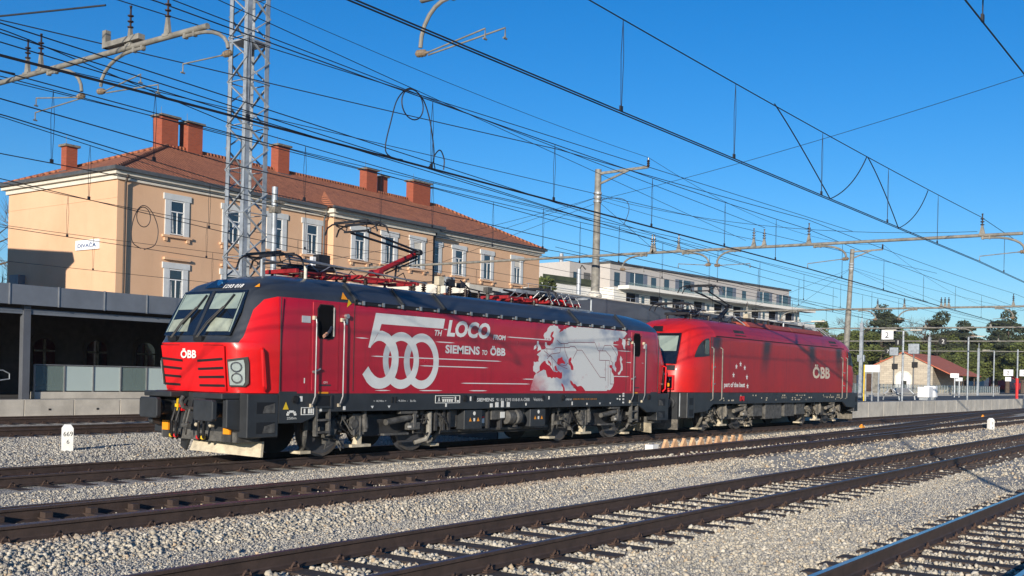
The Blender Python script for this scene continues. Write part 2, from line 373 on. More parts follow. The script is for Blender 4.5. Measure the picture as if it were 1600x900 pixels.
def make_track(key, label, x0, x1, sl0, sl1, mtop, group='railway tracks of the station', step=.6):
    y, z = TR[key]
    t = thing('railway_track', label, 'railway track', (x0, y, z-.172), group)
    for s in (-1, 1): sweep_rail([(x, y+s*.7525, z) for x in (x0, sl0, (sl0+sl1)/2, sl1, x1)], mtop, t)
    n = int((sl1-sl0)/step)
    mbx = MB().box(-.12, .12, -1.3, 1.3, -.15, -.006); mbx.xf(lambda p: (p[0]+x0, p[1]+y, p[2]+z-.172))
    first = mbx.build('sleeper', M['sleeper'], t, bevel=.012)
    cm = clip_mesh(); c0 = None
    for s in (-1, 1):
        cc = MB(); cc.v = [(p[0]+x0, p[1]+y+s*.7525, p[2]+z-.172) for p in cm.v]; cc.f = cm.f; cc.m = cm.m
        co_ = cc.build('rail_fastening', M['rustplate'], first); 
    kids = list(first.children)
    for i in range(min(n, 99)):
        if i == 0: s2 = first; s2.location.x = sl0-x0; continue
        s2 = first.copy(); C.objects.link(s2); s2.parent = t; s2.location = (sl0-x0+i*step+random.uniform(-.02, .02), random.uniform(-.03, .03), 0)
        for kk in kids: q = kk.copy(); C.objects.link(q); q.parent = s2
    if n > 99 or x1 > sl1:
        mb = MB(); xx = sl0+min(n, 99)*step
        while xx < min(x1, 260): mb.box(xx-.12, xx+.12, y-1.3, y+1.3, z-.3, z-.178); xx += step
        props(mb.build('sleepers', M['sleeper'], t), None, None, kind='stuff')
    return t
make_track('A', 'dark brown rails with dark wooden sleepers, second track from the camera', -30, 400, -9, 50, M['railtopdull'])
make_track('B', 'nearest track, its rail head shining blue in the lower right corner', -30, 400, -6, 12, M['railtop'])
make_track('T2', 'brown turnout track just in front of the locomotives, in pale ballast', -40, 400, -9, 50, M['railtopdull'])
make_track('L', 'brown track that carries the two red locomotives', -40, 400, -8, 50, M['railtopdull'])
make_track('T3', 'dark track behind the white kilometre stone on the left', -40, 400, -2, 40, M['railtopdull'])
make_track('T4', 'dark track directly below the concrete platform wall on the left', -40, 400, 0, 50, M['railtopdull'])
# crossover from the turnout track to the locomotive track
def cross(x):
    t = min(1, max(0, (x-10)/85)); return t*t*(3-2*t)
t = thing('crossover_track', 'rusty crossover rails running from the turnout track to the locomotive track', 'railway track', (2, -6, 0))
for s in (-1, 1):
    path = []
    for i in range(61):
        x = 14+i*78/60; c = cross(x); path.append((x, -6.05*(1-c)+s*.7525+(.10*(1-min(1, i/8))), .13*(1-c)+.0-.004))
    sweep_rail(path, M['railtopdull'], t)
mb = MB()
for i in range(110):
    x = 34+i*.62; c = cross(x)
    if -5.2 < -6.05*(1-c) < -1.2: mb.box(x-.12, x+.12, -6.05*(1-c)-1.3, -6.05*(1-c)+1.3, -.3, .13*(1-c)-.19)
mb.build('sleeper_row', M['sleeper'], t)
# switch blades in the turnout track, left
t = thing('switch_blade', 'long dark switch blade rail lying inside the turnout track at lower left', 'switch', (-8, -6, .1))
sweep_rail([(x, -6.05+.7525-.09-.018*max(0, 2-x)*.5, .125) for x in (-9, -6, -3, 0, 2)], M['railtopdull'], t, 'blade_rail')
sweep_rail([(x, -6.05-.7525+.10, .125) for x in (-9, -6, -3, 0, 3.5)], M['railtopdull'], t, 'check_rail')
mb = MB()
for i in range(14):
    x = -7.2+i*.62; mb.box(x-.07, x+.07, -6.75, -5.35, -.05, -.01); mb.box(x-.05, x+.05, -5.62, -5.5, -.01, .06); mb.prism([(x-.05, -.01), (x+.05, -.01), (x+.03, .10), (x-.01, .10)], 'y', -6.55, -6.5)
mb.build('slide_chair', M['rust'], t)
# orange-brown rib plates standing between the rails
rib = []
for i in range(10):
    x = 13.4+i*.52; y = -4.0-.02*i; b_ = (x, y, -.16)
    tt = None
    mb = MB(); mb.prism([(-.23, 0), (.21, 0), (.06, .27), (-.03, .27)], 'y', -.04, .04); mb.box(-.24, .22, -.16, .16, -.03, .012); mb.box(-.04, .06, -.045, .045, .262, .29)
    mb.xf(lambda p: (p[0]+x, p[1]+y, p[2]-.10))
    o = mb.build('rib_plate', M['orangetarp'], bevel=.008)
    props(o, ['small orange-brown rail brace in a row between the rails'][0], 'rail brace', 'orange-brown rail braces in a row')
t = MB().box(12.75, 13.1, -3.95, -3.7, -.1, .06).build('point_box', M['white'], bevel=.015); props(t, 'small white block at the left end of the row of orange braces', 'marker')
t = MB().box(31.2, 32.2, -3.5, -3.2, -.15, -.02).build('cable_cover', M['cream'], bevel=.01); props(t, 'flat pale slab lying between the tracks behind the rail brace row', 'slab')
for x, y, l in ((36, -2.3, 'orange clamp between the rails just right of the second locomotive'), (62, -2.0, 'orange clamp between the rails at the far right by the platform')):
    o = MB().box(x-.2, x+.06, y-.07, y+.07, -.18, -.06).box(x+.06, x+.3, y-.04, y+.04, -.18, -.10).box(x-.12, x-.03, y-.04, y+.04, -.06, .0).build('rail_clamp', M['orange'], bevel=.01); props(o, l, 'clamp')
# ---------------------------------------------------------------- loose stones
phi = (1+5**.5)/2
ICO = np.array([(-1, phi, 0), (1, phi, 0), (-1, -phi, 0), (1, -phi, 0), (0, -1, phi), (0, 1, phi), (0, -1, -phi), (0, 1, -phi), (phi, 0, -1), (phi, 0, 1), (-phi, 0, -1), (-phi, 0, 1)])/1.9
IF = np.array([(0,11,5),(0,5,1),(0,1,7),(0,7,10),(0,10,11),(1,5,9),(5,11,4),(11,10,2),(10,7,6),(7,1,8),(3,9,4),(3,4,2),(3,2,6),(3,6,8),(3,8,9),(4,9,5),(2,4,11),(6,2,10),(8,6,7),(9,8,1)])
CX, CY = -13.3067, -17.9446
def scatter(name, n, rmin, rmax, ymin, ymax, smin, smax, label, lift=0., tones=None, keep=None, seed=1):
    rng = np.random.default_rng(seed)
    # real positions on the ground, thinned with distance from the visitor's side of the yard
    ang = TH + rng.uniform(-.52, .56, n*3); r = np.sqrt(rng.uniform(rmin**2, rmax**2, n*3))
    x = CX+r*np.cos(ang); y = CY+r*np.sin(ang); ok = (y > ymin) & (y < ymax)
    if keep is not None: ok &= keep(x, y, rng)
    x, y = x[ok][:n], y[ok][:n]; k = len(x)
    s = rng.uniform(0, 1, k)**1.8*(smax-smin)+smin
    sc = s[:, None]*rng.uniform(.62, 1.15, (k, 3)); sc[:, 2] *= .8
    q = rng.normal(size=(k, 4)); q /= np.linalg.norm(q, axis=1)[:, None]; a, b, c, d = q.T
    Rm = np.stack([1-2*(c*c+d*d), 2*(b*c-a*d), 2*(b*d+a*c), 2*(b*c+a*d), 1-2*(b*b+d*d), 2*(c*d-a*b), 2*(b*d-a*c), 2*(c*d+a*b), 1-2*(b*b+c*c)], 1).reshape(k, 3, 3)
    base = ICO[None]*rng.uniform(.5, 1.3, (k, 12, 1))
    V = np.einsum('kij,kvj->kvi', Rm, base*sc[:, None, :])
    V += np.stack([x, y, gz(y)+lift+s*rng.uniform(-.2, .5, k)], 1)[:, None]
    me = bpy.data.meshes.new(name); me.vertices.add(k*12); me.vertices.foreach_set('co', V.reshape(-1).astype(np.float32))
    Fc = (IF[None]+(np.arange(k)*12)[:, None, None]).reshape(-1); nf = k*20
    me.loops.add(nf*3); me.loops.foreach_set('vertex_index', Fc.astype(np.int32)); me.polygons.add(nf)
    me.polygons.foreach_set('loop_start', np.arange(0, nf*3, 3, dtype=np.int32)); me.update(calc_edges=True)
    tn = tones or [(.50, .46, .39), (.42, .41, .38), (.34, .335, .32), (.55, .53, .47), (.46, .36, .24), (.28, .28, .29)]
    tn = np.array(tn); p = np.array([.3, .25, .18, .15, .06, .06][:len(tn)]); p /= p.sum()
    col = tn[rng.choice(len(tn), k, p=p)]*rng.uniform(.78, .98, (k, 1))
    dr = np.min([abs(abs(y-yc)-.95) for yc in (-6.05, 0.)], 0); fr_ = (np.clip(1-dr/.42, 0, 1)*rng.uniform(.2, 1, k))[:, None]*.8; col = col*(1-fr_)+np.array([[.24, .145, .085]])*fr_; col = np.concatenate([col, np.ones((k, 1))], 1)
    at = me.color_attributes.new('tone', 'FLOAT_COLOR', 'POINT'); at.data.foreach_set('color', np.repeat(col, 12, 0).reshape(-1).astype(np.float32))
    me.materials.append(M['stonebit']); o = bpy.data.objects.new(name, me); C.objects.link(o)
    return props(o, label, 'gravel', kind='stuff')
def not_on_sleepers(x, y, rng):
    ok = np.ones(len(x), bool)
    for key, s0 in (('A', -9), ('B', -6)):
        yc = TR[key][0]; near = abs(y-yc) < 1.22; ph = ((x-s0)+.3) % .6-.3
        ok &= ~((abs(y-yc) < 1.33) & (abs(ph) < .15) & (rng.uniform(0, 1, len(x)) < .97)); ok &= ~((abs(abs(y-yc)-.7525) < .1))
    for key in ('T2', 'L'):
        yc = TR[key][0]; ok &= ~(abs(abs(y-yc)-.7525) < .09)
    ok &= ~((abs(y+6.05) < .70) & (x < 9) & (rng.uniform(0, 1, len(x)) < .94))
    return ok
def big_zone(x, y, rng):
    z = np.where((y > -8.0) & (y < -7.0), 1., .05); z = np.where((y < -12.0), .3, z); z = np.where((y > -12.3) & (y < -9.3), .9, z)
    return not_on_sleepers(x, y, rng) & (rng.uniform(0, 1, len(x)) < z)
warm = [(.55, .49, .38), (.47, .425, .34), (.33, .305, .255), (.61, .56, .46), (.50, .39, .26), (.24, .225, .20)]
cool = [(.47, .44, .375), (.40, .38, .335), (.30, .295, .28), (.54, .50, .42), (.43, .34, .23), (.22, .22, .215)]
scatter('ballast_stones', 34000, 4.5, 16, -17, -6.9, .018, .042, 'pale angular ballast stones lying thick in the foreground between the tracks', 0, warm, big_zone, 3)
scatter('gravel_stones', 90000, 4.5, 15, -17, -6.9, .008, .019, 'fine grey gravel chippings in the foreground', .0, cool, not_on_sleepers, 4)
def mid_zone(x, y, rng):
    z = np.full(len(x), .12)
    for yc in (-10.72, -6.05, 0.): z = np.where(abs(y-yc) < 1.9, 1., z)
    return not_on_sleepers(x, y, rng) & (rng.uniform(0, 1, len(x)) < z)
def crib(x, y, rng):
    ok = np.zeros(len(x), bool)
    for key, s0 in (('A', -9), ('B', -6)):
        yc = TR[key][0]; ph = ((x-s0)+.3) % .6-.3; ok |= (abs(y-yc) < 1.38) & (abs(ph) > .165) & (abs(abs(y-yc)-.7525) > .10)
    return ok
scatter('crib_stones', 26000, 4.5, 22, -16.7, -9.2, .022, .042, 'pale stones heaped in strips between the dark sleepers', .022, warm, crib, 8)
scatter('ballast_stones', 34000, 13, 27, -16, -1.6, .016, .033, 'pale ballast stones along the brown turnout track', 0, warm, mid_zone, 5)
scatter('gravel_stones', 60000, 13, 24, -16, -1.6, .010, .022, 'fine grey gravel in the middle distance between the brown tracks', 0, cool, not_on_sleepers, 9)
scatter('ballast_stones', 34000, 20, 38, 1, 10.5, .018, .04, 'pale gravel strip around the left kilometre stone', 0, cool, None, 6)
scatter('ballast_stones', 26000, 26, 70, -16, -1.7, .03, .055, 'ballast stones between the tracks receding to the right', 0, warm, not_on_sleepers, 7)
# kilometre stones
def milestone(x, y, rot, lines, label):
    t = thing('kilometre_stone', label, 'kilometre stone', (x, y, -.25), 'white kilometre stones')
    mb = MB(); mb.box(-.125, .125, -.1, .1, 0, .62); mb.add([(-.125, -.1, .62), (.125, -.1, .62), (.125, .1, .62), (-.125, .1, .62), (-.07, -.04, .71), (.07, -.04, .71), (.07, .04, .71), (-.07, .04, .71)], [(4, 5, 6, 7), (0, 1, 5, 4), (1, 2, 6, 5), (2, 3, 7, 6), (3, 0, 4, 7)])
    mb.xf(lambda p: (p[0]+x, p[1]+y, p[2]-.25)); mb.build('stone_block', M['milestone'], t, bevel=.008)
    for s, z, h, wd in lines: text(s, 'number', t, M['txtblack'], (x-wd/2, y-.104, -.25+z), wd, h)
    t.rotation_euler.z = rot; return t
milestone(1.15, 5.6, R(-24), [('669', .43, .11, .21), ('6', .25, .10, .06)], 'white kilometre stone reading 669 and 6, on the gravel at the left')
milestone(38.3, -7.35, R(-30), [('0', .42, .12, .07), ('8', .22, .10, .06)], 'white kilometre stone at the right between the brown tracks')
# ---------------------------------------------------------------- platforms and canopies
mb = MB(); x = -8.0
t = thing('platform_wall', 'pale concrete panel wall of the main platform on the left', 'platform', (0, 19.6, -.3))
k = 0
while x < 160:
    mb = MB(); mb.box(x+.012, x+1.98, 19.6, 20.2, -.3, .55); mb.build('wall_panel', M['concrete'], t, bevel=.01)
    if x < 30: MB().box(x+.95, x+1.05, 19.59, 19.61, .15, .22).build('lifting_hole', M['txtblack'], t)
    x += 2.0; k += 1
    if k > 48: break
MB().box(x, 400, 19.6, 20.2, -.3, .55).build('far_wall', M['concrete'], t)
props(MB().box(-60, 400, 20.2, 60, -.4, .548).build('platform_surface', M['asphalt']), None, None, kind='structure')
t = thing('parapet', 'low white concrete parapet with frosted glass balustrade behind the left platform edge', 'parapet', (8.9, 20.6, .55))
MB().box(8.9, 180, 20.5, 20.8, .548, .82).build('kerb_block', M['concrete'], t, bevel=.015)
x = 8.95; i = 0
while x < 62:
    wd = 1.24; dark = (i in (0, 3)) or (i > 8 and i % 3 == 0)
    xa = x
    MB().box(xa+.03, xa+wd-.03, 20.63, 20.65, .86, 1.82).build('glass_panel', M['clear'] if dark else M['frost'], t)
    MB().box(xa-.025, xa+.025, 20.6, 20.68, .82, 1.86).build('post', M['steel'], t)
    x += wd; i += 1
MB().box(62, 180, 20.63, 20.65, .86, 1.82).build('glass_panel', M['clear'], t)
mb = MB()
for i in range(80): mb.box(62+i*1.5, 62.05+i*1.5, 20.6, 20.68, .82, 1.86)
props(mb.build('far_posts', M['galv'], t), None, None, kind='stuff')
MB().box(8.95, 180, 20.6, 20.68, 1.84, 1.88).build('top_rail', M['steel'], t)
t = thing('handrail', 'bent steel handrails of the platform steps at the left edge', 'handrail', (6, 20.6, .55))
for dy in (0, 1.2):
    mb = MB(); mb.tube([(3.4, 20.6+dy, .9), (5.2, 20.6+dy, 1.4), (6.0, 20.6+dy, 1.62), (7.7, 20.6+dy, 1.62), (7.95, 20.6+dy, 1.5), (7.95, 20.6+dy, 1.3), (7.6, 20.6+dy, 1.25), (6.1, 20.6+dy, 1.25), (4.4, 20.6+dy, .75)], .025, 8)
    mb.build('rail_tube', M['galv'], t)
    for xx, zt in ((5.2, 1.38), (7.5, 1.6)): MB().box(xx-.03, xx+.03, 20.57+dy, 20.63+dy, .548, zt).build('post', M['beige'], t)
# main canopy
t = thing('platform_canopy', 'long low station canopy with grey panelled fascia in front of the peach building', 'canopy', (8, 20.2, .55))
MB().box(-20, 62, 20.1, 27.4, 4.52, 4.7).build('roof_slab', M['fascia'], t)
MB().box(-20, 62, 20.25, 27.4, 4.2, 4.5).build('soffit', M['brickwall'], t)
x = -8.05; i = 0
while x < 62:
    MB().box(x+.02, x+1.93, 20.0, 20.06, 4.08, 4.82).build('fascia_panel', M['fascia'], t)
    MB().box(x-.02, x+.02, 19.97, 20.05, 4.06, 4.84).build('joint_strip', M['steel'], t); x += 1.95
MB().box(-10, 62, 20.3, 20.5, 3.75, 3.95).build('beam', M['fascia'], t)
for x in (8.4, 20.4, 32.4, 44.4, 56.4): MB().box(x-.14, x+.14, 20.25, 20.5, .548, 4.1).build('post', M['fasciaband'], t)
# wall under the canopy
t = thing('ground_floor_wall', 'dark ground floor wall with arched windows in the shade of the left canopy', 'wall', (10, 27.4, .55))
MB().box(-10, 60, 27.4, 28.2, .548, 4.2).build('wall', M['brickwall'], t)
for xc in (10.6, 13.25, 15.9, 18.55, 21.2, 23.85, 26.5):
    a = [(xc-.52, .9), (xc+.52, .9)]+[(xc+.52*math.cos(R(q)), 2.6+.45*math.sin(R(q))) for q in range(0, 181, 15)]
    f = MB().prism([(xc+(p[0]-xc)*1.3, 1.0+(p[1]-1.0)*1.12) for p in a], 'y', 27.34, 27.42).build('arch_surround', M['brown'], t)
    wv = MB().prism(a, 'y', 27.31, 27.4).build('arched_window', M['darkglass'], t)
    MB().box(xc-.05, xc+.05, 27.26, 27.305, 1.0, 3.0).box(xc-.5, xc+.5, 27.26, 27.305, 2.45, 2.53).build('glazing_bar', M['dust'], wv)
# island platform
t = thing('island_platform', 'pale concrete island platform edge behind and right of the second locomotive', 'platform', (60, 2.2, -.3))
x = 14
for i in range(50):
    MB().box(x+.02, x+2.98, 1.8, 2.3, -.3, .78).build('wall_panel', M['concrete'], t, bevel=.012); x += 3
MB().box(x, 400, 1.8, 2.3, -.3, .78).build('far_wall', M['concrete'], t)
MB().box(14, 400, 2.32, 10.3, -.3, .776).build('surface', M['asphalt'], t)
MB().box(14, 400, 10.3, 10.6, -.3, .78).build('rear_wall', M['concrete'], t)
t = thing('platform_canopy', 'flat grey canopy band over the island platform behind the locomotive roofs', 'canopy', (30, 5, .78))
MB().box(14.8, 40.8, 1.9, 1.98, 3.7, 4.70).build('fascia', M['fasciaband'], t)
MB().box(11.9, 40.8, 2.0, 9.8, 4.42, 4.62).build('roof_slab', M['brown'], t)
MB().box(11.9, 14.8, 1.9, 1.98, 4.36, 4.60).build('edge_strip', M['cream'], t)
MB().box(11.85, 11.9, 1.9, 9.8, 4.34, 4.64).build('end_strip', M['cream'], t)
MB().box(14.8, 40.8, 1.88, 2.0, 4.70, 4.74).build('coping', M['cream'], t)
for x in (14, 20.6, 26.6, 32.6, 38.6): MB().box(x-.1, x+.1, 6.6, 6.8, .776, 4.42).build('post', M['galv'], t)
mb = MB(); mb.tube([(14.9, 1.95, 4.88), (40.7, 1.95, 4.88)], .01, 5)
for i in range(20): mb.cyl((15+i*1.34, 1.95, 4.74), (15+i*1.34, 1.95, 4.88), .008, 5)
mb.build('guard_wire', M['galv'], t)
# ---------------------------------------------------------------- station building
X0, X1, Y0, Y1, ZE = 17.75, 54.6, 28.78, 38.85, 11.35
t = thing('station_building', 'peach station building with clay tile hip roof and white framed windows', 'building', (X0, Y0, .55))
MB().box(X0, X1, Y0, Y1, .5, ZE).build('wall', M['wallA'], t)
MB().box(32.0, 41.2, Y0-.55, Y0-.001, .5, ZE).build('projecting_bay', M['wallA'], t)
def cornice(x0, x1, y0, y1):
    mb = MB()
    mb.box(x0-.12, x1+.12, y0-.12, y1+.12, ZE-.25, ZE-.02); mb.box(x0-.3, x1+.3, y0-.3, y1+.3, ZE-.02, ZE+.22); return mb
cornice(X0, X1, Y0, Y1).build('cornice', M['cream'], t)
mb = MB(); mb.box(31.9, 41.3, Y0-.67, Y0+.3, ZE-.245, ZE-.018); mb.box(31.7, 41.5, Y0-.85, Y0+.3, ZE-.018, ZE+.222); mb.build('bay_cornice', M['cream'], t)
e = .38; RZ = 14.5; YM = (Y0+Y1)/2
ev = [(X0-e, Y0-e, ZE+.24), (X1+e, Y0-e, ZE+.24), (X1+e, Y1+e, ZE+.24), (X0-e, Y1+e, ZE+.24), (24.2, YM, RZ), (48.2, YM, RZ)]
lo = [(p[0], p[1], ZE+.18) for p in ev[:4]]
roof = MB().add(ev+lo, [(0, 1, 5, 4), (1, 2, 5), (2, 3, 4, 5), (3, 0, 4), (0, 6, 7, 1), (1, 7, 8, 2), (2, 8, 9, 3), (3, 9, 6, 0), (6, 9, 8, 7)]).build('roof', M['tiles'], t)
mb = MB(); mb.add([(31.5, Y0-1.05, ZE+.26), (41.7, Y0-1.05, ZE+.26), (37.6, Y0+1.8, ZE+1.75), (33.4, Y0+1.8, ZE+1.75), (31.5, Y0+.3, ZE+.3), (41.7, Y0+.3, ZE+.3)], [(0, 1, 2, 3), (0, 3, 4), (1, 5, 2), (0, 4, 5, 1)]).build('bay_roof', M['tiles'], t)
mb = MB()
mb.tube([ev[0], ev[4]], .13, 8).tube([ev[1], ev[5]], .13, 8).tube([ev[4], ev[5]], .13, 8).tube([ev[3], ev[4]], .13, 8); mb.build('ridge_tiles', M['tiles'], t)
mb = MB(); mb.box(X0-e-.12, X0-e+.03, Y0-e-.1, Y1+e+.1, ZE+.16, ZE+.33).box(X0-e-.1, 31.5, Y0-e-.12, Y0-e+.03, ZE+.155, ZE+.335).box(41.7, X1+e, Y0-e-.12, Y0-e+.03, ZE+.155, ZE+.335).box(31.4, 41.8, Y0-1.17, Y0-1.03, ZE+.15, ZE+.33); mb.build('gutter', M['gutter'], t)
for x, zt in ((31.6, ZE), (41.8, ZE), (X0+.35, ZE)): MB().tube([(x, Y0-.35, zt), (x, Y0-.15, zt-.4), (x, Y0-.13, .6)], .06, 8).build('downpipe', M['gutter'] if x > 20 else M['brown'], t)
MB().box(X0-.02, X0, Y0+.02, Y1, 10.2, 10.24).build('string_course', M['wallA'], t)
def window(xc, y, z0, z1, wd, closed=False, parent=None):
    p = parent or t
    zs = z0-.0
    s = MB().box(xc-wd*.86, xc-wd*.5, y-.06, y, z0-.05, z1+.30).box(xc+wd*.5, xc+wd*.86, y-.06, y, z0-.05, z1+.30).box(xc-wd*.98, xc+wd*.98, y-.08, y, z1+.03, z1+.34).build('window_surround', M['surround'], p)
    wv = MB().box(xc-wd*.5, xc+wd*.5, y-.015, y-.002, z0, z1).build('window', M['glass'], p)
    fr = MB(); tt = .05
    fr.box(xc-wd*.5, xc-wd*.5+tt, y-.05, y-.016, z0, z1).box(xc+wd*.5-tt, xc+wd*.5, y-.05, y-.016, z0, z1).box(xc-wd*.5+tt, xc+wd*.5-tt, y-.05, y-.016, z0, z0+tt).box(xc-wd*.5+tt, xc+wd*.5-tt, y-.05, y-.016, z1-tt, z1)
    fr.box(xc-wd*.5+tt, xc+wd*.5-tt, y-.048, y-.017, z0+(z1-z0)*.66, z0+(z1-z0)*.66+tt).box(xc-.025, xc+.025, y-.046, y-.018, z0+tt, z0+(z1-z0)*.66)
    fr.build('frame', M['winframe'], wv)
    if not closed:
        c = MB().add([(xc-wd*.4, y-.0165, z0+.1), (xc-wd*.22, y-.0165, z0+.1), (xc-wd*.3, y-.0165, z0+(z1-z0)*.62), (xc-wd*.4, y-.0165, z0+(z1-z0)*.62)], [(0, 1, 2, 3)])
        c.add([(xc+wd*.3, y-.0165, z0+.1), (xc+wd*.42, y-.0165, z0+.1), (xc+wd*.42, y-.0165, z0+(z1-z0)*.62), (xc+wd*.36, y-.0165, z0+(z1-z0)*.62)], [(0, 1, 2, 3)]); c.build('curtain', M['curtain'], wv)
    if int(xc*7) % 4 == 1: MB().box(xc-wd*.42, xc+wd*.42, y-.0175, y-.0155, z1-(z1-z0)*(.2+.08*(int(xc*3) % 3)), z1-.06).build('roller_blind', M['cream'], wv)
    sb = MB().box(xc-wd*1.05, xc+wd*1.05, y-.14, y, z0-.17, z0-.05)
    for q in (-1, 1): sb.box(xc+q*wd*.8-.09, xc+q*wd*.8+.09, y-.10, y, z0-.36, z0-.172)
    sb.build('sill', M['wallA'], p)
WX = [21.25, 24.9, 28.0, 30.75, 34.2, 36.9, 39.6, 42.0, 44.65, 47.9, 51.6]
for i, xc in enumerate(WX):
    yy = Y0-.55 if 32 < xc < 41.2 else Y0
    window(xc, yy, 8.75, 10.5, .86, i == 9)
    window(xc, yy, 5.3, 6.95, .86, i % 3 == 1)
    MB().box(xc-.8, xc+.8, yy-.18, yy, 7.42, 7.54).build('lintel', M['wallA'], t)
# chimneys as parts of the roof
for x, y, wx, wy, zt, base in ((19.9, 36.6, .75, .6, 14.0, 12.5), (24.3, 34.1, 1.25, .95, 16.45, 13.9), (25.9, 33.9, 1.15, .95, 16.35, 13.9), (32.55, 33.7, 1.05, .8, 16.3, 13.9), (40.9, 34.0, 1.2, .8, 16.25, 13.9), (42.75, 34.4, .6, .6, 16.1, 13.9), (45.75, 33.6, 1.9, .8, 16.1, 13.7), (47.25, 34.6, 1.1, 1.0, 16.1, 13.7)):
    wx *= .88 if x < 44 else 1.; wy *= .85; zt -= .22 if y < 36 else 0; base -= .5
    c = MB().box(x-wx/2, x+wx/2, y-wy/2, y+wy/2, base, zt-.12).build('chimney', M['chimney'], roof)
    MB().box(x-wx/2-.12, x+wx/2+.12, y-wy/2-.12, y+wy/2+.12, zt-.12, zt).build('chimney_cap', M['dust'], roof)
    MB().box(x-wx/2-.08, x+wx/2+.08, y-wy/2-.10, y+wy/2+.05, base, base+(.85 if y < 36 else .55)).build('flashing', M['gutter'], roof)
    MB().cyl((x-wx*.3, y, zt), (x-wx*.3, y, zt+.5), .012, 5).build('lightning_rod', M['gutter'], roof)
sg = MB().box(X0-.09, X0-.002, 30.15, 32.2, 7.72, 8.22).build('name_board', M['signwhite'], t, bevel=.01)
text('DIVAČA', 'lettering', t, M['signblue'], (X0-.094, 31.98, 7.84), 1.62, .26, '-x', fat=.02)
MB().box(X0-.4, X0-.002, 37.0, 37.9, 6.05, 6.65).cyl((X0-.41, 37.45, 6.35), (X0-.40, 37.45, 6.35), .22, 16).build('air_conditioner', M['fascia'], t)
# neighbouring house beyond the left edge whose shadow falls on the gable
t = thing('house', 'low house with a ridged roof beyond the left end of the station', 'house', (0, 30, .4))
MB().prism([(28.3, .4), (28.3, 10.0), (42, 11.0), (42, .4)], 'x', -1, 6).build('wall', M['wallA'], t)
MB().prism([(27.7, 9.9), (27.9, 10.4), (34, 10.9), (42.5, 11.5), (42.5, 11.1)], 'x', -1.4, 6.4).build('roof', M['tiles'], t)
# ---------------------------------------------------------------- apartment block
t = thing('apartment_building', 'long beige and white apartment block with balconies far behind the locomotives', 'building', (116.5, 58.5, 0))
P0, P1, P2 = Vector((116.5, 58.56)), Vector((172.5, 52.76)), Vector((120.4, 70.3))
ax = (P1-P0).normalized(); ay = Vector((-ax.y, ax.x)); LX = (P1-P0).length; LY = 13.
ANG = math.atan2(ax.y, ax.x)
def AB(mb): return mb.xf(lambda p: (P0.x+ax.x*p[0]+ay.x*p[1], P0.y+ax.y*p[0]+ay.y*p[1], p[2]))
AB(MB().box(0, LX, 0, LY, -1, 14.6)).build('lower_storeys', M['aptwhite'], t)
AB(MB().box(1.2, LX-1, 1.6, LY+2, 14.6, 18.2)).build('top_storey', M['aptgrey'], t)
AB(MB().box(-5, 1.19, 4.0, LY+2, 14.6, 18.0)).build('west_wing', M['aptgrey'], t)
AB(MB().box(-12, -.01, 3.0, LY+2, -1, 14.6)).build('west_base', M['aptwhite'], t)
AB(MB().box(.9, LX-.7, 1.3, LY+2.3, 18.2, 18.45)).build('parapet_cap', M['gutter'], t)
for z in (14.4, 11.0): AB(MB().box(1, LX+2.5, -1.9, -.01, z, z+.5)).build('balcony_slab', M['aptwhite'], t); AB(MB().box(1, LX+2.5, -1.9, -1.84, z+.5, z+(1.25 if z < 12 else .9))).build('balcony_front', M['aptwhite'] if z < 12 else M['clear'], t)
AB(MB().box(1, LX+2.5, -1.9, -.01, 7.5, 8.3)).build('balcony_slab', M['aptwhite'], t)
for xx in (6, 19, 32, 44.5, 51.5):
    wv = AB(MB().box(xx, xx+3.4, 1.55, 1.6, 15.0, 17.3)).build('window', M['glass'], t)
    for q in (xx-1.0, xx+3.4): AB(MB().box(q, q+1.0, 1.52, 1.58, 15.0, 17.3)).build('shutter', M['shutter'], wv)
    AB(MB().box(xx+1.1, xx+1.2, 1.5, 1.54, 15, 17.3)).build('frame', M['winframe'], wv)
for xx in (2.2, 11.5, 15.0, 24.5, 28, 38.5): AB(MB().box(xx, xx+1.3, 1.55, 1.6, 15.0, 17.0)).build('window', M['glass'], t)
for i in range(9):
    xx = 3+i*6.0
    for z in (11.5, 8.3):
        AB(MB().box(xx, xx+2.2, -.05, -.005, z, z+2.5)).build('loggia', M['void'], t); AB(MB().box(xx+2.3, xx+3.1, -.07, -.005, z, z+2.5)).build('shutter', M['shutter'], t); AB(MB().box(xx+3.8, xx+4.5, -.05, -.005, z, z+2.3)).build('window', M['glass'], t)
for xx, zz, wd, hh in ((-4.2, 15.0, 1.6, 1.6), (-1.8, 15.2, 1.5, 1.5), (-10, 12.0, 1.3, 1.2)):
    AB(MB().box(xx, xx+wd, (4.0 if zz > 14 else 3.0)-.05, (4.0 if zz > 14 else 3.0)-.005, zz, zz+hh)).build('window', M['glass'], t)
AB(MB().box(-12, -.02, 2.9, 2.98, 14.6, 15.6)).build('railing', M['green1'], t)
AB(MB().box(8, 10, 5, 7, 18.45, 19.2)).build('roof_box', M['gutter'], t); AB(MB().cyl((-2, 8, 18), (-2, 8, 19.6), .3, 8)).build('vent', M['galv'], t)
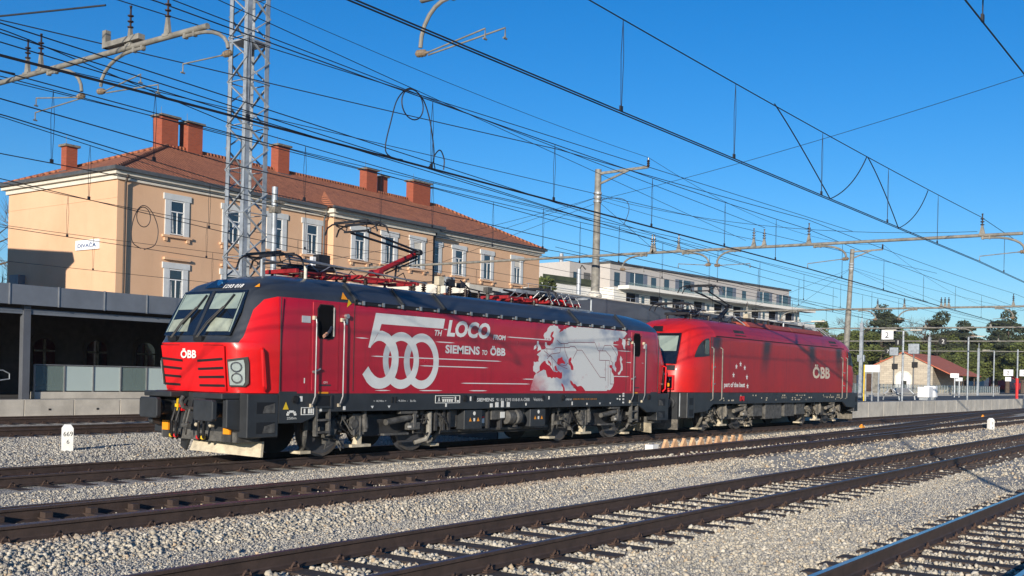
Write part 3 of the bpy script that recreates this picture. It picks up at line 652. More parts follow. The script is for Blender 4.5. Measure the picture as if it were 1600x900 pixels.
# ---------------------------------------------------------------- goods shed
t = thing('goods_shed', 'old pale stone goods shed with terracotta roof and arched white door at the right', 'building', (150, 28, 0))
G0 = Vector((148.3, 31.6)); G1 = G0+Vector((.53, -8.2)); ga = (G1-G0).normalized(); gb = Vector((-ga.y, ga.x))
def GS(mb): return mb.xf(lambda p: (G0.x+ga.x*p[0]+gb.x*p[1], G0.y+ga.y*p[0]+gb.y*p[1], p[2]))
GW = (G1-G0).length
GS(MB().prism([(0, -.5), (GW, -.5), (GW, 4.5), (GW*.62, 6.2), (GW*.5, 6.55), (GW*.38, 6.2), (0, 4.7)], 'y', 0, .6)).build('gable_wall', M['stone'], t)
GS(MB().box(0.05, GW-.05, .6, 26, -.5, 4.3)).build('side_wall', M['stone'], t)
GS(MB().add([(-.4, -.3, 4.6), (GW*.5, -.3, 6.75), (GW+2.6, -.3, 3.5), (-.4, 27, 4.6), (GW*.5, 27, 6.75), (GW+2.6, 27, 3.5), (-.4, -.3, 4.45), (GW*.5, -.3, 6.6), (GW+2.6, -.3, 3.35), (-.4, 27, 4.45), (GW*.5, 27, 6.6), (GW+2.6, 27, 3.35)], [(0, 1, 4, 3), (1, 2, 5, 4), (0, 6, 7, 1), (1, 7, 8, 2), (6, 9, 10, 7), (7, 10, 11, 8), (2, 8, 11, 5), (0, 3, 9, 6), (3, 4, 10, 9), (4, 5, 11, 10)])).build('roof', M['terracotta'], t)
arch = [(GW*.5-1.0, 0.8), (GW*.5+1.0, .8)]+[(GW*.5+1.0*math.cos(R(q)), 2.6+1.0*math.sin(R(q))) for q in range(0, 181, 15)]
GS(MB().prism([(GW*.5+(p[0]-GW*.5)*1.25, .8+(p[1]-.8)*1.1) for p in arch], 'y', -.05, -.001)).build('arch_surround', M['cream'], t)
dd = GS(MB().prism(arch, 'y', -.09, -.05)).build('door', M['winframe'], t)
GS(MB().box(GW*.5-.3, GW*.5+.5, -.12, -.09, .9, 2.4)).build('opening', M['darkglass'], dd)
GS(MB().box(GW+.3, GW+2.2, 3, 26, .2, 1.2)).build('loading_platform', M['beige'], t)
for j in range(4): GS(MB().box(GW+2.2, GW+2.35, 4+j*6, 4.15+j*6, -.3, 3.5)).build('roof_post', M['bark'], t)
GS(MB().box(-1.2, -.4, 8, 9.2, 4.0, 5.6)).build('chimney', M['chimney'], t)
# ---------------------------------------------------------------- livery materials
def livery(name, L, xs_, zs_, lower, c_red, c_side, c_dark, xsplit, mirror=True):
    """paint scheme fixed to the body: dark roof with an arched boundary over the cab, red below"""
    m = mat(name, c_red, .32, var=0, coat=.25); n, b = NT(m); tc = n.nodes.new('ShaderNodeTexCoord'); sp = n.nodes.new('ShaderNodeSeparateXYZ'); n.links.new(tc.outputs['Object'], sp.inputs[0])
    X = sp.outputs[0]
    xm = math_node(n, 'MINIMUM', X, math_node(n, 'SUBTRACT', L, X)) if mirror else X
    fc = n.nodes.new('ShaderNodeFloatCurve'); cv = fc.mapping.curves[0]
    pts = list(zip(xs_, zs_)); cv.points[0].location = (0, pts[0][1]); cv.points[1].location = (1, pts[-1][1])
    for x, z in pts[1:-1]: cv.points.new(x, z)
    for p_ in cv.points: p_.handle_type = 'VECTOR'
    fc.mapping.update()
    n.links.new(math_node(n, 'DIVIDE', xm, 4.0), fc.inputs[1])
    zb = math_node(n, 'MULTIPLY', fc.outputs[0], 5.0)
    isdark = math_node(n, 'GREATER_THAN', sp.outputs[2], zb)
    isside = math_node(n, 'GREATER_THAN', xm, xsplit)
    nz = noise(n, tc.outputs['Object'], 1.2, 6, .7)
    mp = n.nodes.new('ShaderNodeMapping'); mp.inputs['Scale'].default_value = (7, 1, .5); n.links.new(tc.outputs['Object'], mp.inputs[0])
    st = noise(n, mp.outputs[0], 1.0, 5, .7)
    side = mixc(n, maprange(n, nz, .3, .7, 0, .5), c_side, [c*.62 for c in c_side])
    side = mixc(n, maprange(n, st, .52, .75, 0, .35), side, (.10, .012, .02))
    col = mixc(n, isside, c_red, side)
    dk = mixc(n, maprange(n, nz, .3, .7), c_dark, [c*1.5 for c in c_dark])
    col = mixc(n, isdark, col, dk)
    n.links.new(col, b.inputs['Base Color'])
    n.links.new(maprange(n, nz, .3, .7, .26, .42), b.inputs['Roughness'])
    return m
M['liv1'] = livery('locomotive_livery', 18.98, [0, .58/4, .68/4, .80/4, .94/4, 1.15/4, 1.39/4, 1.6/4, 1], [2.40/5, 2.40/5, 2.52/5, 2.78/5, 3.08/5, 3.30/5, 3.37/5, 3.372/5, 3.372/5], 0, (.64, .008, .010), (.43, .007, .026), (.026, .030, .036), 1.42)
# ---------------------------------------------------------------- generic lofted body
def chaikin(p, k=2):
    for _ in range(k):
        q = [p[0]]
        for a, b2 in zip(p[:-1], p[1:]): q += [(a[0]*.75+b2[0]*.25, a[1]*.75+b2[1]*.25), (a[0]*.25+b2[0]*.75, a[1]*.25+b2[1]*.75)]
        p = q+[p[-1]]
    return p
def loft_body(levels, L, x0, k=2, sub=3):
    rings = []
    for z, pts in levels: rings.append((z, chaikin(pts, k)))
    # smooth interpolation over height
    dense = []
    for i in range(len(rings)-1):
        z0, a = rings[i]; z1, c = rings[i+1]
        for s in range(sub):
            t = s/sub; dense.append((z0+(z1-z0)*t, [(p[0]+(q[0]-p[0])*t, p[1]+(q[1]-p[1])*t) for p, q in zip(a, c)]))
    dense.append(rings[-1]); mb = MB(); n = len(dense[0][1]); vs = []
    for z, pts in dense:
        half = [(x, -y) for x, y in pts]                       # near side (y<0): centre -> end
        row = [(L-x, y) for x, y in half[:1:-1]] if False else None
        loop = [(x, -y) for x, y in pts[::-1]]                 # from rear of near side to the centre front
        loop += [(x, y) for x, y in pts[1:]]                   # far side
        loop += [(L-x, y) for x, y in pts[::-1]]               # other end, far side
        loop += [(L-x, -y) for x, y in pts[1:]]
        vs += [(x+x0, y, z) for x, y in loop]
    m = len(loop); fs = []
    for i in range(len(dense)-1):
        for j in range(m): fs.append((i*m+j, i*m+(j+1) % m, (i+1)*m+(j+1) % m, (i+1)*m+j))
    fs.append(tuple(range(m))[::-1]); mb.add(vs, fs)
    return mb
VL = [(1.41, [(.50, 0), (.53, 1.0), (.90, 1.37), (1.42, 1.497), (3.2, 1.497)]),
      (1.9, [(.43, 0), (.46, 1.03), (.84, 1.39), (1.42, 1.5), (3.2, 1.5)]),
      (2.40, [(.36, 0), (.40, 1.05), (.79, 1.41), (1.42, 1.5), (3.2, 1.5)]),
      (2.46, [(.42, 0), (.46, 1.05), (.82, 1.40), (1.42, 1.5), (3.2, 1.5)]),
      (2.62, [(.50, 0), (.54, 1.05), (.87, 1.38), (1.42, 1.5), (3.2, 1.5)]),
      (3.37, [(.87, 0), (.91, 1.03), (1.14, 1.27), (1.50, 1.48), (3.2, 1.5)]),
      (3.50, [(.95, 0), (1.0, 1.0), (1.2, 1.2), (1.56, 1.40), (3.2, 1.44)]),
      (3.64, [(1.10, 0), (1.15, .88), (1.34, 1.06), (1.70, 1.24), (3.2, 1.30)]),
      (3.76, [(1.38, 0), (1.43, .74), (1.6, .9), (1.95, 1.05), (3.2, 1.16)]),
      (3.86, [(1.80, 0), (1.85, .52), (2.0, .64), (2.3, .8), (3.2, .95)]),
      (3.91, [(2.2, 0), (2.25, .3), (2.35, .4), (2.6, .5), (3.2, .55)]),
      (3.93, [(2.7, 0), (2.72, .02), (2.75, .03), (2.8, .03), (3.2, .03)])]
GRP = 'red electric locomotives on the middle track'
loco = thing('electric_locomotive', 'newer red and dark grey electric locomotive in front, with large white 500 on its side', 'locomotive', (0, 0, 0), GRP)
body = loft_body(VL, 18.98, 0).build('body', M['liv1'], loco, smooth=True)
def both(fn):                                            # same piece at both ends
    return [fn(MB(), lambda p: p), fn(MB(), lambda p: (18.98-p[0], p[1], p[2]))]
YS = -1.5
# gutter with bright hinge bolts, roof hood panels
mb = MB()
for s in (-1, 1): mb.box(3.5, 15.45, s*1.49, s*1.53, 3.345, 3.42)
mb.build('roof_gutter', M['black'], loco, bevel=.008)
mb = MB()
for i in range(19):
    x = 3.75+i*.64; mb.box(x-.03, x+.03, -1.56, -1.53, 3.35, 3.44)
    mb.box(x-.15, x-.08, -1.55, -1.53, 3.36, 3.40)
mb.build('roof_clamp_row', M['steel'], loco)
for a, c in ((3.52, 5.0), (5.03, 6.65), (6.68, 12.6), (12.63, 15.4)):
    mb = MB()
    for s in (-1, 1):
        mb.add([(a, s*1.515, 3.43), (c, s*1.515, 3.43), (c, s*1.13, 3.80), (a, s*1.13, 3.80), (a, s*1.45, 3.40), (c, s*1.45, 3.40), (c, s*1.08, 3.74), (a, s*1.08, 3.74)], [(0, 1, 2, 3), (0, 4, 5, 1), (0, 3, 7, 4), (1, 5, 6, 2), (3, 2, 6, 7)])
    mb.box(a, c, -1.12, 1.12, 3.75, 3.80)
    mb.build('roof_hood', M['roofgrey'], loco, bevel=.01)
for a in (3.55, 5.1, 6.6, 12.65, 15.3): MB().bar((a, -1.53, 3.45), (a, -1.14, 3.83), .07, .04).build('hood_joint', M['dark'], loco)
# sill
sp_ = [(1.425, 1.448), (1.425, .80), (2.05, .80), (2.35, .90), (2.62, 1.02), (16.36, 1.02), (16.6, .92), (16.9, .80), (17.56, .80), (17.56, 1.448)]
for s in (-1, 1): MB().prism(sp_, 'y', s*1.42, s*1.493).build('side_sill', M['dark'], loco)
MB().box(1.3, 17.7, -1.40, 1.40, 1.05, 1.42).build('underbody', M['underdk'], loco)
# doors, windows and handrails on the visible side
def loco_door(x0, x1, person=False):
    d = MB().box(x0, x1, -1.508, -1.47, 1.46, 3.33).build('cab_door', M['liv1'], loco, bevel=.012)
    wx0, wx1 = x0+.14, x1-.16
    rr = [(wx0, 2.66), (wx0+.06, 2.58), (wx1-.06, 2.58), (wx1, 2.66), (wx1, 3.18), (wx1-.07, 3.27), (wx0+.07, 3.27), (wx0, 3.18)]
    MB().prism([(wx0-.025+(p[0]-wx0)*1.11, 2.92+(p[1]-2.92)*1.06) for p in rr], 'y', -1.518, -1.507).build('window_seal', M['black'], d)
    MB().prism(rr, 'y', -1.522, -1.5185).build('window', M['void'], d)
    MB().box(x0+.22, x0+.55, -1.512, -1.5085, 1.565, 1.60).build('kick_strip', M['dark'], d)
    MB().cyl((x0+.02, -1.52, 1.86), (x0+.02, -1.56, 1.86), .03, 8).bar((x0+.02, -1.56, 1.86), (x0+.18, -1.57, 1.93), .03).build('door_handle', M['steel'], d)
    for xx in (x0+.02, x1+.06):
        MB().tube([(xx, -1.50, 2.98), (xx, -1.59, 2.96), (xx, -1.60, 2.88), (xx, -1.60, 1.35), (xx-.03, -1.56, 1.2), (xx-.03, -1.5, 1.14)], .017, 8).build('handrail', M['rail_grey'], loco)
        MB().box(xx-.03, xx+.03, -1.56, -1.49, 2.95, 3.03).box(xx-.06, xx, -1.54, -1.49, 1.12, 1.19).build('handrail_foot', M['beige'], loco)
    xc = (x0+x1)/2
    MB().box(xc-.22, xc+.16, -1.51, -1.49, 1.14, 1.36).build('foot_recess', M['black'], loco)
    MB().box(xc-.24, xc+.18, -1.54, -1.49, 1.10, 1.14).box(xc+.16, xc+.20, -1.53, -1.49, 1.14, 1.36).box(xc-.24, xc+.2, -1.53, -1.49, 1.36, 1.385).build('foot_step', M['dark'], loco)
    MB().box(xc-.17, xc+.10, -1.512, -1.4935, 1.405, 1.44).build('orange_strip', M['orange'], loco)
    lad = MB()
    for xx in (xc-.2, xc+.17): lad.box(xx-.03, xx+.03, -1.50, -1.40, .50, 1.10)
    for z in (.56, .82): lad.box(xc-.2, xc+.17, -1.52, -1.36, z, z+.045)
    lad.build('step_ladder', M['under'], loco, bevel=.006)
    return d
d1 = loco_door(2.29, 3.06); d2 = loco_door(15.75, 16.45)
MB().box(2.86, 2.90, -1.5235, -1.522, 2.62, 3.24).build('curtain_edge', M['cream'], d1)
for x in (3.25, 15.55): MB().cyl((x, -1.5, 3.08), (x, -1.58, 3.08), .05, 10).box(x-.03, x+.03, -1.54, -1.5, 2.9, 3.03).build('side_lamp', M['steel'], loco)
MB().box(1.98, 2.22, -1.508, -1.4995, 2.88, 3.02).build('data_plate', M['logoshade'], loco)
MB().box(16.55, 16.70, -1.53, -1.50, 2.83, 2.98).build('data_plate', M['logoshade'], loco)
for xx in (1.425, 3.52, 15.47, 17.55): MB().box(xx-.008, xx+.008, -1.505, -1.49, 1.46, 3.36).build('panel_joint', M['underdk'], loco)
# nose: windscreen group, grille, lamps; function of an end transform
def nose_x(y, z):            # x of the front skin
    zs = [1.41, 1.9, 2.40, 2.46, 2.62, 3.37, 3.50, 3.64]; c = [.50, .43, .36, .42, .50, .87, .95, 1.10]; return float(np.interp(z, zs, c))+abs(y)*.035
def quad_on_nose(pts, off, T, thick=.012):
    a = [(nose_x(y, z)-off, y, z) for y, z in pts]; b2 = [(x+thick, y, z) for x, y, z in a]; n = len(pts)
    mb = MB().add([T(p) for p in a+b2], [tuple(range(n)), tuple(range(2*n-1, n-1, -1))]+[(i, (i+1) % n, n+(i+1) % n, n+i) for i in range(n)]); return mb
for T, fr in ((lambda p: p, True), (lambda p: (18.98-p[0], p[1], p[2]), False)):
    ws = quad_on_nose([(-1.05, 2.55), (0, 2.55), (1.05, 2.55), (1.07, 3.0), (.99, 3.49), (0, 3.49), (-.99, 3.49), (-1.07, 3.0)], .012, T, .03).build('windscreen', M['darkglass'], loco)
    for s in (-1, 1):
        quad_on_nose([(s*.10, 3.10), (s*.93, 3.10), (s*.90, 3.43), (s*.10, 3.43)], .016, T, .003).build('sun_blind', M['blind'], ws)
        quad_on_nose([(s*.30, 2.63), (s*.96, 2.63), (s*.95, 2.88), (s*.38, 2.92)], .016, T, .003).build('dashboard_view', M['dash'], ws)
        quad_on_nose([(s*.98, 2.62), (s*1.02, 2.62), (s*.955, 3.44), (s*.925, 3.44)], .017, T, .003).build('pane_edge', M['blind'], ws)
    quad_on_nose([(-.04, 2.55), (.04, 2.55), (.04, 3.49), (-.04, 3.49)], .02, T, .006).build('centre_pillar', M['dark'], ws)
    for y0_ in (.62, -.22):
        wz = MB()
        P_ = lambda y, z, o: T((nose_x(y, z)-o, y, z))
        wz.box(*sorted((T((nose_x(y0_, 2.5)-.09, 0, 0))[0], T((nose_x(y0_, 2.5)+.02, 0, 0))[0])), y0_-.13, y0_+.13, 2.43, 2.53)
        wz.tube([P_(y0_, 2.5, .1), P_(y0_-.12, 2.8, .09), P_(y0_-.38, 3.15, .06)], .016, 5); wz.tube([P_(y0_+.04, 2.5, .1), P_(y0_-.07, 2.82, .09), P_(y0_-.33, 3.15, .06)], .01, 5)
        wz.tube([P_(y0_-.1, 2.78, .05), P_(y0_-.38, 3.17, .05), P_(y0_-.5, 3.40, .05)], .02, 4)
        wz.build('wiper', M['black'], ws)
    quad_on_nose([(-.95, 1.44), (.95, 1.44), (1.0, 2.34), (-1.0, 2.34)], .012, T, .02).build('front_hatch', M['liv1'] if False else (M.get('nosered') or M.setdefault('nosered', mat('nose_red', (.64, .008, .010), .3, var=.05, coat=.3))), loco)
    gr = MB()
    for i in range(4):
        z = 1.52+i*.165
        for s, ya, yb in ((1, 1.0, .36-.05*i+.1), (-1, -.93, -.18)):
            q = quad_on_nose([(ya, z+.035*i/3), (yb, z-.006), (yb, z+.04), (ya, z+.05+.035*i/3)], .018, T, .01); gr.add(q.v, q.f)
    gr.build('grille_slot', M['black'], loco)
    fb = quad_on_nose([(-.97, 2.345), (.97, 2.345), (.97, 2.355), (-.97, 2.355)], .02, T, .02); fb.build('hatch_edge', M['black'], loco)
    for s in (-1, 1):
        # lamp cluster on the faceted corner
        def FP(u, z, o):            # u 0..1 across the corner facet
            xa, ya = nose_x(1.0, z)+.02, 1.04; xb, yb = .84+.02*(1.9-z), 1.40
            x = xa+(xb-xa)*u; y = ya+(yb-ya)*u; nx, ny = (yb-ya), -(xb-xa); l = math.hypot(nx, ny); return T((x-abs(nx)/l*o, s*(y+abs(ny)/l*o), z))
        def fac(pp, o, th=.03):
            n = len(pp); return MB().add([FP(u, z, o) for u, z in pp]+[FP(u, z, o-th) for u, z in pp], [tuple(range(n)), tuple(range(2*n-1, n-1, -1))]+[(i, (i+1) % n, n+(i+1) % n, n+i) for i in range(n)])
        hl = fac([(-.02, 1.53), (.62, 1.53), (.78, 1.60), (.80, 2.0), (.76, 2.13), (-.02, 2.07)], .03).build('headlight', M['black'], loco)
        fac([(.02, 1.56), (.56, 1.56), (.64, 1.63), (.64, 1.98), (.60, 2.07), (.02, 2.02)], .045).build('lens', M['lamp'], hl)
        for zc in (1.70, 1.92):
            lp = MB()
            ringp = [(.32+.23*math.cos(R(q)), zc+.11*math.sin(R(q))) for q in range(0, 360, 24)]
            lp = fac(ringp, .055, .02); lp.build('reflector', M['chrome'], hl)
            fac([(.32+.17*math.cos(R(q)), zc+.075*math.sin(R(q))) for q in range(0, 360, 30)], .062, .02).build('bulb_cup', M['lamp'], hl)
        MB().tube([T((1.0, s*1.44, 2.30)), T((.93, s*1.52, 2.27)), T((.95, s*1.53, 1.9)), T((.98, s*1.53, 1.55)), T((1.05, s*1.47, 1.46))], .028, 7).build('corner_handrail', M['nosered'], loco)
        # end step block with recesses
        a0, b0 = sorted((T((.62, 0, 0))[0], T((1.42, 0, 0))[0]))
        MB().box(a0, b0, s*1.10, s*1.485, .52, 1.40).build('step_block', M['dark'], loco, bevel=.02)
        for z in (.60, 1.0):
            xa, xb = sorted((T((.85, 0, 0))[0], T((1.33, 0, 0))[0]))
            st_ = MB().box(xa, xb, s*1.484, s*1.488, z, z+.23).build('step_recess', M['black'], loco)
            MB().add([(T((1.0, 0, 0))[0], s*1.492, z+.01), (T((1.32, 0, 0))[0], s*1.492, z+.01), (T((1.32, 0, 0))[0], s*1.492, z+.21), (T((1.05, 0, 0))[0], s*1.492, z+.15)], [(0, 1, 2, 3)]).build('step_tread', M['under'], st_)
        # buffers
        bu = MB().lathe(T((.62, s*.875, 1.06)), T((0, 0, 0)) if False else ((-1, 0, 0) if fr else (1, 0, 0)), [(0, .22), (.05, .22), (.06, .16), (.3, .15), (.31, .12), (.50, .11)], 16).build('buffer', M['dark'], loco, smooth=True)
        xa, xb = sorted((T((.02, 0, 0))[0], T((.13, 0, 0))[0])); o = .875*s
        pl = [(o-.30, .90), (o-.26, .85), (o+.26, .85), (o+.30, .90), (o+.30, 1.23), (o+.26, 1.27), (o-.26, 1.27), (o-.30, 1.23)]
        MB().prism(pl, 'x', xa, xb).build('buffer_plate', M['dark'], bu, bevel=.02)
        xa, xb = sorted((T((.18, 0, 0))[0], T((.75, 0, 0))[0]))
        MB().box(xa, xb, s*.35, s*1.25, 1.285, 1.40).build('buffer_cover', M['dark'], loco, bevel=.02)
        xa, xb = sorted((T((.30, 0, 0))[0], T((.72, 0, 0))[0]))
        MB().prism([(xa, .72), (xb, .62), (xb, 1.28), (xa, 1.28)], 'y', s*1.12, s*1.26).build('side_cheek', M['dark'], loco, bevel=.02)
        if s*1 == 1 or True:
            xa, xb = sorted((T((.52, 0, 0))[0], T((.56, 0, 0))[0]))
            MB().box(xa, xb, s*.98-.10, s*.98+.10, .58, .78).build('orange_plate', M['orange'], loco)
            xa, xb = sorted((T((.56, 0, 0))[0], T((.85, 0, 0))[0]))
            MB().box(xa, xb, s*.98-.09, s*.98+.12, .42, .80).build('aws_box', M['underdk'], loco)
    xa, xb = sorted((T((.62, 0, 0))[0], T((.90, 0, 0))[0]))
    MB().box(xa, xb, -1.1, 1.1, .62, 1.40).build('buffer_beam', M['dark'], loco)
    dr = -1 if fr else 1
    cp = MB(); X_ = lambda x: T((x, 0, 0))[0]
    cp.tube([(X_(.62), 0, 1.05), (X_(.35), 0, 1.05), (X_(.22), 0, 1.1), (X_(.16), 0, 1.22), (X_(.22), 0, 1.3)], .045, 8).tube([(X_(.35), .05, 1.05), (X_(.28), .05, .8), (X_(.3), .0, .55), (X_(.28), -.05, .8), (X_(.35), -.05, 1.05)], .025, 6)
    cp.cyl((X_(.3), -.1, .72), (X_(.3), .1, .72), .05, 8); cp.build('coupling_hook', M['under'], loco)
    for k2, (ya, mm) in enumerate(((.52, 'yellow'), (.38, 'redmark'), (-.35, 'redmark'), (-.5, 'yellow'))):
        hose = MB().tube([(X_(.6), ya, 1.1), (X_(.42), ya, 1.05), (X_(.36), ya+.02, .8), (X_(.42), ya+.1, .5), (X_(.52), ya+.2, .42), (X_(.58), ya+.22, .55)], .028, 7).build('brake_hose', M['black'], loco)
        if ya > 0: MB().box(*sorted((X_(.44), X_(.52))), ya-.05, ya+.04, 1.0, 1.14).bar((X_(.46), ya, 1.1), (X_(.42), ya-.08, 1.26), .035).build('cock_handle', M[mm], hose)
        MB().lathe((X_(.46), ya+.16, .44), (0, 0, 1), [(0, .02), (.02, .05), (.07, .05), (.09, .02)], 8).build('hose_cap', M[mm], hose)
    mb = MB()
    for ya in (-.6, -.15, .15, .62): mb.lathe((X_(.5), ya, .74), (dr, 0, 0), [(0, .04), (.08, .04), (.1, .02)], 8)
    mb.box(*sorted((X_(.57), X_(.6))), .72, .82, 1.05, 1.2); mb.build('socket', M['beige'], loco)
    # snow plough
    pw = MB(); pz = .12
    pw.add([T(p) for p in [(.80, .35, .46), (1.25, -1.2, .42), (1.22, -1.2, .10), (.72, .42, .18), (.86, .35, .46), (1.31, -1.2, .42), (1.28, -1.2, .10), (.78, .42, .18)]], [(0, 1, 2, 3), (4, 7, 6, 5), (0, 4, 5, 1), (3, 2, 6, 7), (0, 3, 7, 4), (1, 5, 6, 2)])
    pw.build('plough_plate', M['beige'], loco)
    pw = MB(); pw.add([T(p) for p in [(.72, .4, .50), (1.1, 1.2, .5), (1.08, 1.2, pz+.1), (.64, .46, pz+.06), (.78, .4, .50), (1.16, 1.2, .5), (1.14, 1.2, pz+.1), (.70, .46, pz+.06)]], [(0, 1, 2, 3), (4, 7, 6, 5), (0, 4, 5, 1), (3, 2, 6, 7), (0, 3, 7, 4), (1, 5, 6, 2)])
    pw.build('plough_plate', M['dark'], loco)
    MB().box(*sorted((X_(.6), X_(1.2))), -1.2, 1.2, .42, .62).build('plough_carrier', M['under'], loco)
# roof lamp and number
hlm = MB().prism([(-.30, 0), (.24, 0), (.12, .25), (-.18, .25)], 'y', 0, .02)
T_ = lambda p: (1.02+ (p[2]-3.52)*1.35, p[0], p[2])
MB().add([T_((-.30, 0, 3.54)), T_((.30, 0, 3.54)), T_((.24, 0, 3.74)), T_((-.12, 0, 3.74))], [(0, 1, 2, 3)]).xf(lambda p: (p[0]-.06, p[1]+.1, p[2]+.02)).build('top_lamp_glass', M['darkglass'], loco)
MB().lathe((1.12, .02, 3.66), (-1, 0, .3), [(0, .02), (.02, .075), (.05, .07)], 12).build('top_lamp', M['chrome'], loco)
def onroof(o, y0, z0):
    # lay front lettering on the sloping brow
    for v in o.data.vertices:
        zz = v.co.z; yy = v.co.y; v.co.x = 0.955+(zz-3.50)*1.05+abs(yy)*.05-.05
text('1293 018', 'number', None, M['white'], (0, -.22, 3.54), .56, .085, '-x', .0, .03)
nm = bpy.data.objects['number'] if 'number' in bpy.data.objects else None
for o in [o for o in bpy.data.objects if o.type == 'MESH' and o.name.startswith('number') and o.parent is None]:
    onroof(o, 0, 0); o.parent = loco
text('ÖBB', 'emblem', loco, M['white'], (nose_x(.33, 2.2)-.02, .33, 2.08), .50, .20, '-x', fat=.03)
MB().add([(1.12, -1.02, 3.56), (1.17, -1.12, 3.56), (1.22, -1.06, 3.64)], [(0, 1, 2)]).build('warning_triangle', M['orange'], loco)
# wagon lettering
Y2 = -1.4975
def T1(s, x, z, wd, h, mm='white', fat=.0, shear=0., nm='lettering', yy=None): return text(s, nm, loco, M[mm], (x, (yy or Y2)-.004, z), wd, h, '-y', shear, fat)
T1('SIEMENS', 7.95, 1.20, .72, .09, fat=.02); T1('91 81 1293 018-8 A-ÖBB', 8.78, 1.20, 1.5, .10); T1('Vectron', 10.46, 1.20, .5, .09)
T1('+ 18,98m +', 4.18, 1.21, .42, .05); T1('- 9,50m -', 4.95, 1.21, .38, .05); T1('Bo Bo', 5.42, 1.21, .2, .05); T1('A', 6.42, 1.20, .09, .12, fat=.02)
T1('250m', 1.63, .875, .26, .05); T1('SIEMENS', 11.98, 1.21, .4, .05); T1('(ÖBB-PR 1293)  91 81 1293 018', 12.45, 1.21, 1.3, .06, 'orange'); T1('1', 2.07, 1.62, .03, .11, yy=-1.5); T1('1293', 2.62, 1.62, .12, .045, yy=-1.507)
mb = MB()
def frame2(x0, x1, z0, z1, t_=.015, mb=mb):
    for a in ((x0, x1, z0, z0+t_), (x0, x1, z1-t_, z1), (x0, x0+t_, z0+t_, z1-t_), (x1-t_, x1, z0+t_, z1-t_)): mb.box(a[0], a[1], -1.5, -1.4935, a[2], a[3])
frame2(6.33, 7.28, 1.17, 1.36); frame2(2.02, 2.38, .96, 1.12)
for i in range(16): mb.box(6.58+i*.028, 6.60+i*.028, -1.5, -1.4935, 1.20 if i % 3 else 1.26, 1.27)
mb.box(6.58, 7.02, -1.5, -1.4935, 1.295, 1.31); mb.box(7.08, 7.12, -1.5, -1.4935, 1.2, 1.33); mb.box(7.16, 7.24, -1.5, -1.4935, 1.2, 1.24)
for x, z, w_, h in ((2.1, .99, .04, .1), (2.22, .99, .05, .1), (2.29, .99, .05, .1), (1.98, 1.24, .07, .11), (7.68, 1.22, .05, .11), (12.0, 1.22, .06, .12), (2.55, 1.03, .06, .12), (3.24, 1.05, .07, .08), (6.72, 1.08, .05, .10), (8.52, 1.05, .11, .1), (8.75, 1.05, .13, .13), (9.0, 1.05, .11, .16), (9.25, 1.05, .13, .13), (10.1, 1.08, .05, .07), (12.4, 1.07, .05, .1), (13.2, 1.07, .05, .06), (11.2, 1.24, .05, .09), (15.1, 1.2, .06, .05), (15.1, 1.3, .06, .04), (15.3, 1.1, .09, .05), (15.3, 1.2, .09, .05), (15.3, 1.3, .09, .05), (15.3, 1.37, .09, .05), (15.7, 1.1, .08, .04), (14.95, 1.22, .08, .04)): mb.box(x, x+w_, -1.5, -1.4935, z, z+h)
for x in (4.1, 4.65, 13.9, 14.5): mb.add([(x, -1.498, 1.13), (x+.10, -1.498, 1.13), (x+.05, -1.498, 1.07)], [(0, 1, 2)])
for q in range(0, 181, 36): mb.box(1.76+.1*math.cos(R(q))-.03, 1.76+.1*math.cos(R(q))+.03, -1.5, -1.4935, .955+.06*math.sin(R(q)), 1.0+.06*math.sin(R(q)))
build_each(mb, 'sill_marking', M['white'], loco)
MB().add([(1.52, -1.498, 1.08), (1.68, -1.498, 1.08), (1.60, -1.498, 1.24)], [(0, 1, 2)]).add([(3.28, -1.5, 3.30-.03), (3.28, -1.54, 3.45), (3.40, -1.52, 3.37)], [(0, 1, 2)]).build('warning_triangle', M['yellow'], loco)
MB().add([(3.1, -1.50, 3.44), (3.30, -1.50, 3.44), (3.2, -1.44, 3.60)], [(0, 1, 2)]).build('warning_triangle', M['orange'], loco)
mb = MB()
for x in (1.86, 7.5, 11.95, 17.0): mb.lathe((x, -1.493, 1.28), (0, -1, 0), [(0, .085), (.03, .085), (.03, .05), (.045, .05)], 14)
mb.build('filler_cap', M['black'], loco)
MB().lathe((7.88, -1.49, 1.28), (0, -1, 0), [(0, .07), (.02, .07)], 12).lathe((10.95, -1.49, 1.28), (0, -1, 0), [(0, .07), (.02, .07)], 12).box(4.78, 4.83, -1.51, -1.49, 1.19, 1.33).box(4.9, 4.95, -1.51, -1.49, 1.19, 1.33).build('jacking_point', M['black'], loco)
# ---------------------------------------------------------------- foil graphic on the side
YD = -1.5035
bar = [(4.19, 3.21), (6.62, 3.21), (6.56, 2.97), (4.38, 2.97), (4.32, 2.81), (4.24, 2.72), (4.06, 2.46), (4.04, 2.42), (3.97, 2.43)]
g5 = MB(); poly(bar, YD, mb=g5)
bowl = [(3.8, 1.83), (3.98, 2.01), (4.07, 1.90), (4.18, 1.81), (4.28, 1.765), (4.37, 1.75), (4.46, 1.76), (4.54, 1.79), (4.62, 1.85), (4.69, 1.95), (4.73, 2.06), (4.745, 2.18), (4.73, 2.28), (4.69, 2.37), (4.62, 2.46), (4.53, 2.53), (4.45, 2.57), (4.37, 2.59), (4.30, 2.59), (4.24, 2.58), (4.14, 2.53), (4.06, 2.46), (4.32, 2.815), (4.41, 2.82), (4.50, 2.80), (4.63, 2.76), (4.75, 2.69), (4.84, 2.60), (4.91, 2.49), (4.96, 2.36), (4.98, 2.21), (4.97, 2.05), (4.93, 1.90), (4.86, 1.77), (4.77, 1.66), (4.67, 1.59), (4.55, 1.54), (4.44, 1.515), (4.34, 1.51), (4.22, 1.52), (4.11, 1.55), (4.02, 1.60), (3.94, 1.66)]
